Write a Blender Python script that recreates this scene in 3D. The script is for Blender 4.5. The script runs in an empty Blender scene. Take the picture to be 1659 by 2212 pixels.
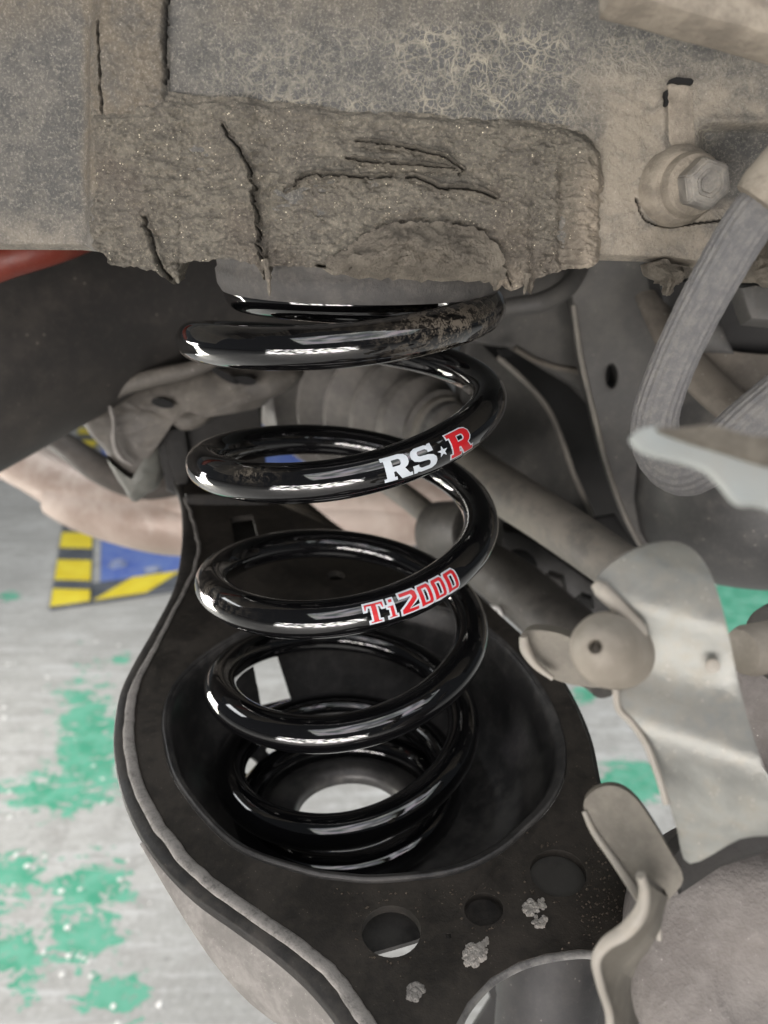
import bpy, bmesh, math, random
import numpy as np
from mathutils import Vector, Matrix, geometry

random.seed(7)
SC = bpy.context.scene
COL = SC.collection
# ------------------------------------------------------------------ camera
PW, PH, FPX = 1659.0, 2212.0, 1661.0        # survey frame of the photograph, focal length in its pixels
TH = math.radians(17.0)                     # the camera looks 17 degrees down
HC = 1.05                                   # camera height above the shop floor
cam_d = bpy.data.cameras.new('camera')
cam = bpy.data.objects.new('camera', cam_d); COL.objects.link(cam)
cam.location = (0, 0, HC)
cam.rotation_euler = (math.radians(90) - TH, 0, 0)
cam_d.sensor_fit = 'VERTICAL'
cam_d.lens = 5.7
cam_d.sensor_height = 5.7 * PH / FPX
cam_d.clip_start = 0.005; cam_d.clip_end = 200
cam_d.dof.use_dof = True
cam_d.dof.focus_distance = 0.238
cam_d.dof.aperture_fstop = 2.5
SC.camera = cam
# ------------------------------------------------------------------ world, lamps, exposure
W = bpy.data.worlds.new('World'); SC.world = W; W.use_nodes = True
bg = W.node_tree.nodes['Background']
bg.inputs[0].default_value = (0.80, 0.86, 0.92, 1); bg.inputs[1].default_value = 0.07
SC.view_settings.view_transform = 'Standard'; SC.view_settings.look = 'None'
SC.view_settings.exposure = 0.12; SC.view_settings.gamma = 1.0

def lamp(name, loc, target, sx, sy, power, col, uneven=0.0, seed=0, size=(3, 2)):
    """area lamp; uneven = how patchy its face is (noise added to break up its reflections)"""
    d = bpy.data.lights.new(name, 'AREA'); d.shape = 'RECTANGLE'; d.size = sx; d.size_y = sy
    d.energy = power; d.color = col
    if uneven:
        d.use_nodes = True; t = d.node_tree; em = t.nodes['Emission']
        g = t.nodes.new('ShaderNodeNewGeometry'); mp = t.nodes.new('ShaderNodeMapping')
        mp.inputs['Location'].default_value = (seed * 3.7, seed * 1.3, seed); mp.inputs['Scale'].default_value = (size[0], size[1], 1)
        t.links.new(g.outputs['Parametric'], mp.inputs['Vector'])
        n = t.nodes.new('ShaderNodeTexNoise'); n.inputs['Scale'].default_value = 1.6; n.inputs['Detail'].default_value = 3
        t.links.new(mp.outputs[0], n.inputs['Vector'])
        r = t.nodes.new('ShaderNodeMapRange'); r.interpolation_type = 'SMOOTHSTEP'
        r.inputs[1].default_value = .40; r.inputs[2].default_value = .64; r.inputs[3].default_value = 1 - uneven; r.inputs[4].default_value = 1 + uneven
        t.links.new(n.outputs['Fac'], r.inputs[0]); t.links.new(r.outputs[0], em.inputs['Strength'])
        m = t.nodes.new('ShaderNodeMix'); m.data_type = 'RGBA'; m.inputs[0].default_value = .35
        m.inputs[6].default_value = (1, 1, 1, 1); t.links.new(n.outputs['Color'], m.inputs[7]); 
        hs = t.nodes.new('ShaderNodeHueSaturation'); hs.inputs['Value'].default_value = 1.25; hs.inputs['Saturation'].default_value = 1.2
        t.links.new(m.outputs[2], hs.inputs['Color']); t.links.new(hs.outputs[0], em.inputs['Color'])
    o = bpy.data.objects.new(name, d); COL.objects.link(o); o.location = loc
    o.rotation_euler = (Vector(target) - Vector(loc)).to_track_quat('-Z', 'Y').to_euler()
    return o
# daylight low through the open door in front of the wheel, an added low lamp on the left for coil highlights, ceiling lamps beside the lifted car
lamp('door_light', (-0.7, -1.9, 0.42), (0, 0.3, 1.0), 2.8, 1.0, 76, (1.0, 0.975, 0.94), .95, 1, (9, 3))
lamp('ceiling_light', (0.4, -1.7, 3.0), (0, 0.3, 1.0), 4.0, 2.2, 50, (0.97, 0.985, 1.0), .5, 2, (4, 2))  # added high in front to brighten the bowl wall and rail
lamp('coil_highlight_lamp', (-2.0, 1.3, 0.30), (0, 0.45, 1.0), 0.75, 1.7, 54, (1.0, 0.97, 0.93), .8, 4, (2, 3))
lamp('ceiling_light', (-2.4, 1.4, 3.6), (-1.2, 1.6, 0), 1.6, 3.4, 96, (0.97, 0.99, 1.0))
lamp('ceiling_light', (2.4, 2.0, 3.6), (1.2, 1.8, 0), 1.4, 3.0, 105, (0.97, 0.99, 1.0))

# ------------------------------------------------------------------ survey helpers (pixel of the photograph -> point in the place)
CT, ST = math.cos(TH), math.sin(TH)
def ray(u, v):
    a = (u - 829.5) / FPX; b = -(v - 1106.0) / FPX
    return Vector((a, CT + b * ST, -ST + b * CT))
C0 = Vector((0, 0, HC))
def PY(u, v, y):
    d = ray(u, v); return C0 + d * (y / d.y)
def PZ(u, v, z):
    d = ray(u, v); return C0 + d * ((z - HC) / d.z)
def PP(u, v, pl):
    p, n = pl; d = ray(u, v)
    return C0 + d * ((p - C0).dot(n) / d.dot(n))
def uv_of(P):                                # arrays (N,3) -> u, v
    q = np.asarray(P, float) - np.array([0, 0, HC])
    dep = q[:, 1] * CT - q[:, 2] * ST
    up = q[:, 1] * ST + q[:, 2] * CT
    return 829.5 + FPX * q[:, 0] / dep, 1106 - FPX * up / dep
def plane(p, n): return (Vector(p), Vector(n).normalized())

# ------------------------------------------------------------------ numpy noise
def _hash(i, j, s):
    n = (i * 374761393 + j * 668265263 + s * 1442695041).astype(np.int64) & 0x7fffffff
    n = ((n ^ (n >> 13)) * 1274126177) & 0x7fffffff
    return ((n ^ (n >> 16)) & 0xffff) / 65535.0
def vnoise(x, y, s=0):
    xi = np.floor(x).astype(np.int64); yi = np.floor(y).astype(np.int64)
    fx = x - xi; fy = y - yi
    fx = fx * fx * (3 - 2 * fx); fy = fy * fy * (3 - 2 * fy)
    a = _hash(xi, yi, s); b = _hash(xi + 1, yi, s); c = _hash(xi, yi + 1, s); d = _hash(xi + 1, yi + 1, s)
    return (a * (1 - fx) + b * fx) * (1 - fy) + (c * (1 - fx) + d * fx) * fy
def fbm(x, y, o=4, s=0):
    r = 0; a = .5; t = 0
    for k in range(o):
        r = r + a * vnoise(x, y, s + k * 17); t += a; a *= .5; x = x * 2.03; y = y * 2.03
    return r / t
def sstep(a, b, x):
    t = np.clip((x - a) / (b - a), 0, 1); return t * t * (3 - 2 * t)
def pdist(u, v, pts):
    """distance to a polyline (pixels)"""
    best = np.full(np.shape(u), 1e9)
    for (x0, y0), (x1, y1) in zip(pts[:-1], pts[1:]):
        dx, dy = x1 - x0, y1 - y0
        t = np.clip(((u - x0) * dx + (v - y0) * dy) / (dx * dx + dy * dy + 1e-9), 0, 1)
        best = np.minimum(best, np.hypot(u - x0 - t * dx, v - y0 - t * dy))
    return best

# ------------------------------------------------------------------ materials
class NT:
    def __init__(s, name):
        s.m = bpy.data.materials.new(name); s.m.use_nodes = True
        s.t = s.m.node_tree; s.b = s.t.nodes['Principled BSDF']
        tc = s.t.nodes.new('ShaderNodeTexCoord'); s.co = tc.outputs['Object']
    def n(s, k, **kw):
        nd = s.t.nodes.new(k)
        for a, v in kw.items(): setattr(nd, a, v)
        return nd
    def put(s, sock, v):
        if hasattr(v, 'is_linked') or isinstance(v, bpy.types.NodeSocket): s.t.links.new(v, sock)
        else: sock.default_value = v
    def noise(s, scale, detail=4, rough=.55, dist=0, co=None):
        nd = s.n('ShaderNodeTexNoise'); nd.inputs['Scale'].default_value = scale
        nd.inputs['Detail'].default_value = detail; nd.inputs['Roughness'].default_value = rough
        nd.inputs['Distortion'].default_value = dist
        s.t.links.new(co or s.co, nd.inputs['Vector']); return nd.outputs['Fac']
    def vor(s, scale, feature='F1', co=None, rnd=1):
        nd = s.n('ShaderNodeTexVoronoi', feature=feature); nd.inputs['Scale'].default_value = scale
        nd.inputs['Randomness'].default_value = rnd
        s.t.links.new(co or s.co, nd.inputs['Vector']); return nd.outputs['Distance']
    def ramp(s, x, a, b, lo=0.0, hi=1.0):
        nd = s.n('ShaderNodeMapRange', interpolation_type='SMOOTHSTEP')
        s.put(nd.inputs[0], x); nd.inputs[1].default_value = a; nd.inputs[2].default_value = b
        nd.inputs[3].default_value = lo; nd.inputs[4].default_value = hi; return nd.outputs[0]
    def math(s, op, a, b=0.0):
        nd = s.n('ShaderNodeMath', operation=op); s.put(nd.inputs[0], a); s.put(nd.inputs[1], b); return nd.outputs[0]
    def mix(s, f, a, b):
        nd = s.n('ShaderNodeMix', data_type='RGBA')
        s.put(nd.inputs[0], f); s.put(nd.inputs[6], a if not isinstance(a, tuple) else (*a, 1)[:4])
        s.put(nd.inputs[7], b if not isinstance(b, tuple) else (*b, 1)[:4]); return nd.outputs[2]
    def attr(s, name):
        nd = s.n('ShaderNodeAttribute'); nd.attribute_name = name; return nd.outputs['Fac']
    def attrc(s, name):
        nd = s.n('ShaderNodeAttribute'); nd.attribute_name = name; return nd.outputs['Vector']
    def bump(s, h, strength=.4, dist=.002, prev=None):
        nd = s.n('ShaderNodeBump'); nd.inputs['Strength'].default_value = strength
        nd.inputs['Distance'].default_value = dist; s.put(nd.inputs['Height'], h)
        if prev: s.t.links.new(prev, nd.inputs['Normal'])
        return nd.outputs[0]
    def up(s):
        g = s.n('ShaderNodeNewGeometry'); sp = s.n('ShaderNodeSeparateXYZ')
        s.t.links.new(g.outputs['Normal'], sp.inputs[0]); return sp.outputs['Z']
    def done(s, col, rough=.7, metal=0.0, normal=None, spec=.5):
        s.put(s.b.inputs['Base Color'], col if not isinstance(col, tuple) else (*col, 1)[:4])
        s.put(s.b.inputs['Roughness'], rough); s.put(s.b.inputs['Metallic'], metal)
        s.b.inputs['Specular IOR Level'].default_value = spec
        if normal: s.t.links.new(normal, s.b.inputs['Normal'])
        return s.m

def grimy(name, c1, c2, dust, amt=.35, scale=30, rough=(.5, .85), metal=0.0, bump=.25, bd=.0015, specks=.0, upd=0.3, speck_col=(.42, .40, .36)):
    """painted or bare metal under road grime: two tones, dust in blotches and on upward faces, small pale specks"""
    N = NT(name)
    a = N.noise(scale, 5, .6, .4); b = N.noise(scale * 6, 4, .6); c = N.noise(scale * 30, 3, .6)
    base = N.mix(N.ramp(a, .35, .68), c1, c2)
    d = N.math('ADD', N.math('MULTIPLY', a, .45), N.math('MULTIPLY', b, .55))
    d = N.math('ADD', d, N.math('MULTIPLY', N.up(), .12 * upd / .3))
    dm = N.math('MULTIPLY', N.ramp(d, .44, .66), amt)
    col = N.mix(dm, base, dust)
    col = N.mix(N.math('MULTIPLY', N.ramp(c, .48, .72), .25), col, N.mix(.6, col, dust))
    if specks > 0:
        v = N.vor(scale * 16)
        col = N.mix(N.math('MULTIPLY', N.ramp(v, .16, .08), N.ramp(b, .5, .62)), col, speck_col)
    h = N.math('ADD', b, N.math('MULTIPLY', c, .5))
    return N.done(col, N.ramp(a, .3, .7, rough[0], rough[1]), metal, N.bump(h, bump, bd))

M = {}
# gloss black spring paint; 'dirt' is a mask of the road dust smeared on two of the turns
N = NT('gloss_black_paint')
dn = N.noise(260, 6, .65, .8); df = N.noise(1500, 3, .6)
dirt = N.math('MULTIPLY', N.attr('dirt'), N.ramp(N.math('ADD', N.math('MULTIPLY', dn, .65), N.math('MULTIPLY', df, .35)), .46, .58))
sp = N.math('MULTIPLY', N.ramp(N.vor(1300), .10, .05), N.ramp(N.noise(120, 3), .48, .66))
sp = N.math('MULTIPLY', sp, .35)
f = N.math('MAXIMUM', dirt, sp)
M['spring'] = N.done(N.mix(f, (.0035, .0035, .004), (.19, .165, .13)), N.math('ADD', .06, N.math('MULTIPLY', f, .6)), 0, N.bump(N.noise(240, 3), .05, .0004), .5)
N.b.inputs['Coat Weight'].default_value = 1; N.b.inputs['Coat IOR'].default_value = 1.5; N.b.inputs['Coat Roughness'].default_value = .03
M['white_vinyl'] = NT('white_vinyl').done((.52, .57, .61), .4)
M['red_vinyl'] = NT('red_vinyl').done((.50, .012, .018), .35)

# road-dusted underbody skin of the rail
N = NT('underbody_skin')
warp = N.n('ShaderNodeVectorMath', operation='MULTIPLY_ADD')
nz = N.n('ShaderNodeTexNoise'); nz.inputs['Scale'].default_value = 160; nz.inputs['Detail'].default_value = 4
N.t.links.new(N.co, nz.inputs['Vector'])
N.t.links.new(nz.outputs['Color'], warp.inputs[0]); warp.inputs[1].default_value = (.0055, .0055, .0055); N.t.links.new(N.co, warp.inputs[2])
big = N.noise(26, 5, .6); mid = N.noise(140, 5, .65, .6); fine = N.noise(1300, 3, .7)
base = N.mix(N.ramp(mid, .38, .64), (.074, .074, .069), (.118, .113, .100))
base = N.mix(N.math('MULTIPLY', N.attr('pale'), N.ramp(N.math('ADD', N.math('MULTIPLY', big, .4), N.math('MULTIPLY', mid, .6)), .30, .60)), base, (.255, .225, .178))
base = N.mix(N.math('MULTIPLY', N.attr('brown'), N.ramp(mid, .30, .62, .35, 1)), base, (.125, .107, .080))
v1 = N.vor(215, 'DISTANCE_TO_EDGE', warp.outputs[0]); v2 = N.vor(520, 'DISTANCE_TO_EDGE', warp.outputs[0])
l1 = N.ramp(v1, .10, .0); l2 = N.math('MULTIPLY', N.ramp(v2, .13, .0), .8)
veinm = N.math('MULTIPLY', N.attr('vein'), N.ramp(N.math('ADD', N.math('MULTIPLY', big, .5), N.math('MULTIPLY', mid, .5)), .36, .58))
vein = N.math('MULTIPLY', N.math('MAXIMUM', l1, l2), veinm)
col = N.mix(vein, N.mix(N.math('MULTIPLY', veinm, .7), base, (.066, .071, .075)), (.33, .305, .235))
wv = N.ramp(N.noise(260, 5, .6, 1.6, warp.outputs[0]), .52, .66)
col = N.mix(N.math('MULTIPLY', wv, .14), col, (.30, .275, .22))
col = N.mix(N.ramp(fine, .48, .72, 0, .45), col, (.34, .315, .27))
col = N.mix(N.ramp(fine, .42, .28, 0, .4), col, (.04, .038, .036))
col = N.mix(N.ramp(N.vor(330), .07, .04, 0, .6), col, (.45, .42, .36))
col = N.mix(N.attr('groove'), col, (.012, .011, .010))
h = N.math('ADD', N.math('MULTIPLY', mid, .8), N.math('ADD', N.math('MULTIPLY', fine, .4), N.math('MULTIPLY', vein, .6)))
M['skin'] = N.done(col, .82, 0, N.bump(N.math('ADD', h, N.math('MULTIPLY', wv, .25)), .5, .0015))
# brown granular undercoat
N = NT('crusted_undercoat')
a = N.noise(60, 5, .6, .5); b = N.noise(330, 5, .7, .3); c = N.noise(1100, 3, .7); a2 = N.noise(24, 3, .5)
st = N.n('ShaderNodeMapping'); st.inputs['Scale'].default_value = (1, 1, 1.7); N.t.links.new(N.co, st.inputs['Vector'])
flow = N.noise(230, 5, .65, .9, st.outputs[0])
col = N.mix(N.ramp(flow, .36, .64), (.088, .081, .066), (.152, .139, .111))
col = N.mix(N.ramp(a, .45, .7, 0, .6), col, (.098, .089, .076))
col = N.mix(N.ramp(a2, .48, .62, 0, .45), col, (.085, .069, .055))
col = N.mix(N.ramp(c, .50, .70, 0, .5), col, (.30, .265, .205))
col = N.mix(N.ramp(c, .42, .28, 0, .6), col, (.045, .039, .031))
col = N.mix(N.math('MULTIPLY', N.attr('pale'), N.ramp(b, .3, .6, .4, 1)), col, (.36, .31, .24))
gl = N.math('MULTIPLY', N.ramp(N.vor(900), .20, .11), N.ramp(b, .53, .62))
col = N.mix(gl, col, (.86, .78, .58))
col = N.mix(N.math('MULTIPLY', N.attr('groove'), N.ramp(b, .36, .56, .15, .85)), col, (.014, .012, .010))
h = N.math('ADD', N.math('MULTIPLY', flow, .7), N.math('ADD', N.math('MULTIPLY', b, .8), N.math('MULTIPLY', c, .45)))
M['crust'] = N.done(col, N.math('SUBTRACT', .85, N.math('MULTIPLY', gl, .5)), 0, N.bump(h, .6, .0018))
M['dustlump'] = grimy('packed_road_dust', (0.2059, 0.1825, 0.145), (0.337, 0.2996, 0.2387), (0.3932, 0.351, 0.2808), .6, 200, (.85, .95), 0, 1.0, .003, .8, .2, (.6, .55, .45))
M['pale_rail'] = grimy('dusty_rail_hardware', (0.184, 0.161, 0.1288), (0.3036, 0.2668, 0.2116), (0.368, 0.3312, 0.2668), .5, 120, (.75, .9), 0, .5, .0015)
M['bolthead'] = grimy('worn_bolt_steel', (.19, .18, .165), (.33, .315, .28), (.40, .365, .30), .5, 160, (.5, .8), .2, .4, .001)
M['slot'] = NT('slot_shade_black').done((.004, .004, .004), .9)  # flat black standing in for the shade inside slots and holes
M['perch'] = grimy('dusty_grey_rubber', (0.0506, 0.0493, 0.0473), (0.0878, 0.0844, 0.079), (0.135, 0.1249, 0.1114), .45, 120, (.6, .9), 0, .4, .001)
M['arm'] = grimy('black_stamped_steel', (0.0128, 0.0124, 0.0116), (0.024, 0.0224, 0.02), (0.06, 0.0528, 0.044), .45, 45, (.42, .7), 0, .22, .0008, .4, .15, (.10, .09, .075))
M['armplate'] = grimy('brown_black_stamped_steel', (.0215, .0192, .0160), (.034, .0295, .0240), (.066, .056, .044), .4, 46, (.5, .75), 0, .25, .0008, .5, .15, (.16, .14, .11))
M['bowl'] = grimy('black_bowl_steel', (0.03, 0.03, 0.03), (0.0554, 0.054, 0.0527), (0.1257, 0.1206, 0.1106), .4, 30, (.30, .50), 0, .12, .0008, 0, .1)
M['armgrey'] = grimy('dusted_black_steel', (.03, .029, .027), (.055, .053, .048), (.10, .095, .085), .5, 20, (.45, .7), 0, .15, .0008)
M['bead'] = grimy('dust_packed_weld_bead', (.16, .152, .14), (.29, .275, .255), (.38, .36, .33), .6, 220, (.75, .95), 0, .4, .0008)
M['skirt'] = grimy('dust_coated_skirt', (0.1642, 0.156, 0.1436), (0.2394, 0.2278, 0.212), (0.2873, 0.2736, 0.2531), .5, 90, (.8, .95), 0, .3, .0008, .4, .1, (.62, .6, .55))
M['blackened'] = grimy('dark_and_shaded_steel', (.006, .006, .0055), (.011, .0105, .0095), (.03, .027, .023), .3, 40, (.5, .8))  # near black; on neck, post and gaps it puts shade into the colour
M['crumb'] = grimy('rusty_dirt_crumbs', (0.033, 0.0248, 0.0176), (0.077, 0.0605, 0.044), (0.143, 0.121, 0.0935), .5, 300, (.85, .95))
M['shock'] = grimy('dark_grey_shock_paint', (.026, .026, .027), (.042, .041, .041), (.075, .07, .065), .4, 26, (.5, .75), 0, .2, .0008, .6, .2, (.2, .19, .17))
M['edge'] = grimy('scraped_steel_edge', (.10, .10, .10), (.22, .22, .21), (.3, .29, .27), .4, 120, (.4, .6), .3, .3, .0006)
M['grit'] = grimy('pale_grit_clump', (.50, .465, .41), (.76, .72, .65), (.84, .80, .74), .5, 400, (.85, .95), 0, .8, .002)
M['blacktube'] = grimy('matte_black_tube', (0.025, 0.0238, 0.0225), (0.0425, 0.0387, 0.035), (0.0875, 0.0775, 0.065), .35, 9, (.55, .75), 0, .12, .0008, .35, .2, (.11, .10, .085))
M['red'] = grimy('faded_red_paint', (0.118, 0.0156, 0.0076), (0.1736, 0.0295, 0.0156), (0.1488, 0.0843, 0.0595), .3, 30, (.4, .7), 0, .2, .001)
M['stamp'] = grimy('dusty_stamped_bracket', (0.0641, 0.0584, 0.0513), (0.1069, 0.0976, 0.0842), (0.1711, 0.1532, 0.1319), .45, 22, (.6, .85), 0, .2, .001, .3)
M['galvdull'] = grimy('greenish_grey_steel', (0.091, 0.0945, 0.084), (0.133, 0.133, 0.119), (0.175, 0.1645, 0.14), .35, 30, (.5, .75), .2, .15, .0008)
M['muffler'] = grimy('pinkish_rusted_shell', (0.3123, 0.2388, 0.1975), (0.4592, 0.3765, 0.326), (0.551, 0.4868, 0.4316), .5, 9, (.35, .6), .15, .2, .002)
M['pipe'] = grimy('dark_pipe', (0.035, 0.0294, 0.0252), (0.056, 0.049, 0.042), (0.105, 0.091, 0.077), .4, 14, (.5, .8))
M['boot'] = grimy('grey_rubber_boot', (0.1042, 0.099, 0.0917), (0.1562, 0.1478, 0.1354), (0.25, 0.2344, 0.2083), .4, 30, (.5, .75), 0, .15, .0008)
M['orange'] = grimy('rusty_orange_strap', (.24, .10, .05), (.34, .16, .09), (.36, .25, .18), .4, 30, (.5, .8))
M['shaft'] = grimy('dusty_grey_shaft', (0.1594, 0.1519, 0.1359), (0.2438, 0.2296, 0.2016), (0.3094, 0.2812, 0.2344), .45, 30, (.5, .8), 0, .18, .0008, .3, .3, (.25, .17, .10))
M['link'] = grimy('dark_grey_link', (0.0462, 0.0436, 0.0396), (0.0792, 0.0746, 0.066), (0.1254, 0.1155, 0.1023), .4, 26, (.5, .8), 0, .18, .0008, .3)
M['body'] = grimy('grey_underbody_panel', (0.0665, 0.0657, 0.0626), (0.0978, 0.0954, 0.0891), (0.1564, 0.1486, 0.1329), .4, 16, (.5, .75), 0, .15, .0008, .5, .15, (.28, .26, .22))
M['bodydark'] = grimy('shaded_underbody', (0.012, 0.012, 0.012), (0.02, 0.02, 0.0192), (0.032, 0.0304, 0.028), .3, 20, (.6, .85), 0, .15, .0008)  # darker underbody grey, with the shade of the gaps in its colour
M['drum'] = grimy('dark_grey_housing', (0.0491, 0.0491, 0.0491), (0.0818, 0.0807, 0.0784), (0.1578, 0.1485, 0.1344), .45, 16, (.4, .65), 0, .2, .0008, .8, .25, (.30, .28, .25))
M['tan'] = grimy('dusty_tan_ledge', (0.09, 0.081, 0.0675), (0.15, 0.1335, 0.111), (0.21, 0.1875, 0.1575), .5, 22, (.7, .9), 0, .3, .001, .3)
M['hose'] = grimy('dusty_grey_hose', (.23, .23, .232), (.30, .297, .292), (.42, .395, .35), .45, 420, (.6, .85), 0, .9, .0014, .5)
M['galv'] = grimy('galvanised_bracket', (0.1637, 0.1679, 0.1556), (0.2539, 0.262, 0.2416), (0.2293, 0.2129, 0.176), .55, 60, (.36, .56), .45, .2, .0008, .3, .3, (.55, .54, .5))
M['galv_tab'] = grimy('pale_bluish_zinc', (0.2815, 0.306, 0.2938), (0.355, 0.3733, 0.355), (0.306, 0.2815, 0.2326), .25, 38, (.4, .6), .1, .12, .0006)
M['galv_pale'] = grimy('pale_worn_edge', (0.2583, 0.2415, 0.2078), (0.3482, 0.3285, 0.292), (0.292, 0.2583, 0.2078), .5, 60, (.5, .7), .1, .2, .0008)
M['clip'] = grimy('olive_grey_clip', (0.1122, 0.1023, 0.0825), (0.165, 0.1551, 0.132), (0.2376, 0.2178, 0.1782), .45, 40, (.5, .75), .2, .15, .0008)
M['plug'] = grimy('dusty_tan_plug', (0.1943, 0.1741, 0.1417), (0.2753, 0.251, 0.2105), (0.34, 0.3076, 0.2591), .4, 40, (.55, .8), .1, .12, .0008)
M['boss'] = grimy('pinkish_grey_casting', (0.1509, 0.1358, 0.1237), (0.2112, 0.1961, 0.1811), (0.2535, 0.2353, 0.2173), .6, 34, (.7, .95), 0, .5, .0015, .3, .2, (.5, .47, .44))
M['dark'] = grimy('dark_gap_metal', (0.014, 0.0133, 0.0112), (0.028, 0.0252, 0.0196), (0.063, 0.0525, 0.035), .4, 40, (.6, .9))
M['yellow'] = grimy('yellow_hazard_paint', (.78, .60, .01), (.86, .70, .02), (.7, .6, .25), .15, 14, (.35, .5))
M['charcoal'] = grimy('charcoal_hazard_paint', (.06, .07, .085), (.09, .10, .12), (.2, .2, .2), .25, 14, (.35, .5))
M['blue'] = grimy('scuffed_blue_paint', (.008, .07, .42), (.02, .12, .50), (.30, .34, .5), .45, 7, (.45, .6))
M['bolt_blue'] = grimy('worn_blue_bolt', (.10, .16, .36), (.22, .27, .42), (.45, .46, .5), .6, 60, (.4, .6))
M['chip'] = NT('white_paint_chip').done((.78, .77, .74), .7)
# concrete with flaking green paint
N = NT('shop_concrete')
a = N.noise(2.2, 6, .6); b = N.noise(16, 6, .65, .5); c = N.noise(90, 5, .7)
mp = N.n('ShaderNodeMapping'); mp.inputs['Scale'].default_value = (1, 2.2, 1); N.t.links.new(N.co, mp.inputs['Vector'])
st = N.noise(9, 6, .65, 1.0, mp.outputs[0])
d = N.noise(45, 6, .7, .6); tr = N.n('ShaderNodeMapping'); tr.inputs['Scale'].default_value = (.6, 6, 1); tr.inputs['Rotation'].default_value = (0, 0, .25); N.t.links.new(N.co, tr.inputs['Vector'])
streak = N.noise(6, 6, .7, .4, tr.outputs[0])
col = N.mix(N.ramp(a, .35, .65), (.36, .355, .335), (.49, .485, .46))
col = N.mix(N.ramp(b, .40, .66), col, (.36, .35, .33))
col = N.mix(N.ramp(streak, .50, .68, 0, .7), col, (.62, .62, .61))
col = N.mix(N.ramp(streak, .46, .30, 0, .5), col, (.25, .245, .23))
col = N.mix(N.ramp(c, .5, .72, 0, .6), col, (.64, .64, .63))
col = N.mix(N.ramp(c, .45, .3, 0, .6), col, (.19, .185, .175))
e = N.math('ADD', N.math('ADD', N.attr('paint'), .42), N.math('MULTIPLY', N.math('SUBTRACT', N.math('ADD', N.math('MULTIPLY', st, .45), N.math('ADD', N.math('MULTIPLY', b, .25), N.math('MULTIPLY', d, .3))), .5), 6.5))
e = N.math('ADD', e, N.math('MULTIPLY', N.math('SUBTRACT', c, .5), 1.3))
pm = N.math('MULTIPLY', N.ramp(e, .50, .62), N.ramp(c, .36, .44, .35, 1))
col = N.mix(pm, col, N.mix(N.ramp(b, .4, .6), (.07, .345, .215), (.14, .43, .30)))
M['floor'] = N.done(col, N.ramp(b, .3, .7, .38, .65), 0, N.bump(N.math('ADD', N.math('MULTIPLY', d, .7), N.math('MULTIPLY', pm, .4)), .35, .006))

# ------------------------------------------------------------------ object helpers
def smooth(me, ang=35):
    for p in me.polygons: p.use_smooth = True
    me.set_sharp_from_angle(angle=math.radians(ang))
def tag(o, label, cat, group=None, kind=None):
    if label: o['label'] = label
    if cat: o['category'] = cat
    if group: o['group'] = group
    if kind: o['kind'] = kind
    return o
def root_at(name, loc, label, cat, group=None):
    o = bpy.data.objects.new(name, None); COL.objects.link(o); o.location = loc
    o.empty_display_size = .02
    return tag(o, label, cat, group)
def world_loc(o):
    l = Vector(o.location)
    while o.parent: o = o.parent; l += Vector(o.location)
    return l
def mesh_obj(name, verts, faces, mat, parent=None, origin=None, ang=35, attrs=None):
    """verts in place coordinates; the object's origin is put at the thing's base or the part's own spot"""
    vs = np.array([tuple(v) for v in verts], float)
    if parent is not None and origin is None: origin = world_loc(parent)
    if origin is None: origin = Vector(((vs[:, 0].min() + vs[:, 0].max()) / 2, (vs[:, 1].min() + vs[:, 1].max()) / 2, vs[:, 2].min()))
    origin = Vector(origin)
    me = bpy.data.meshes.new(name)
    me.from_pydata([tuple(v) for v in (vs - np.array(origin))], [], [tuple(int(i) for i in f_) for f_ in faces])
    if attrs:
        for k, a in attrs.items():
            at = me.attributes.new(k, 'FLOAT', 'POINT'); at.data.foreach_set('value', np.asarray(a, np.float32))
    me.materials.append(mat); me.update(); smooth(me, ang)
    o = bpy.data.objects.new(name, me); COL.objects.link(o)
    if parent is not None:
        o.parent = parent; o.location = origin - world_loc(parent)
    else: o.location = origin
    return o
def bm_obj(name, bm, mat, parent=None, origin=None, ang=35):
    bmesh.ops.recalc_face_normals(bm, faces=bm.faces)
    bm.verts.index_update()
    v = [x.co.copy() for x in bm.verts]; f_ = [[y.index for y in x.verts] for x in bm.faces]
    bm.free(); return mesh_obj(name, v, f_, mat, parent, origin, ang)

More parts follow.
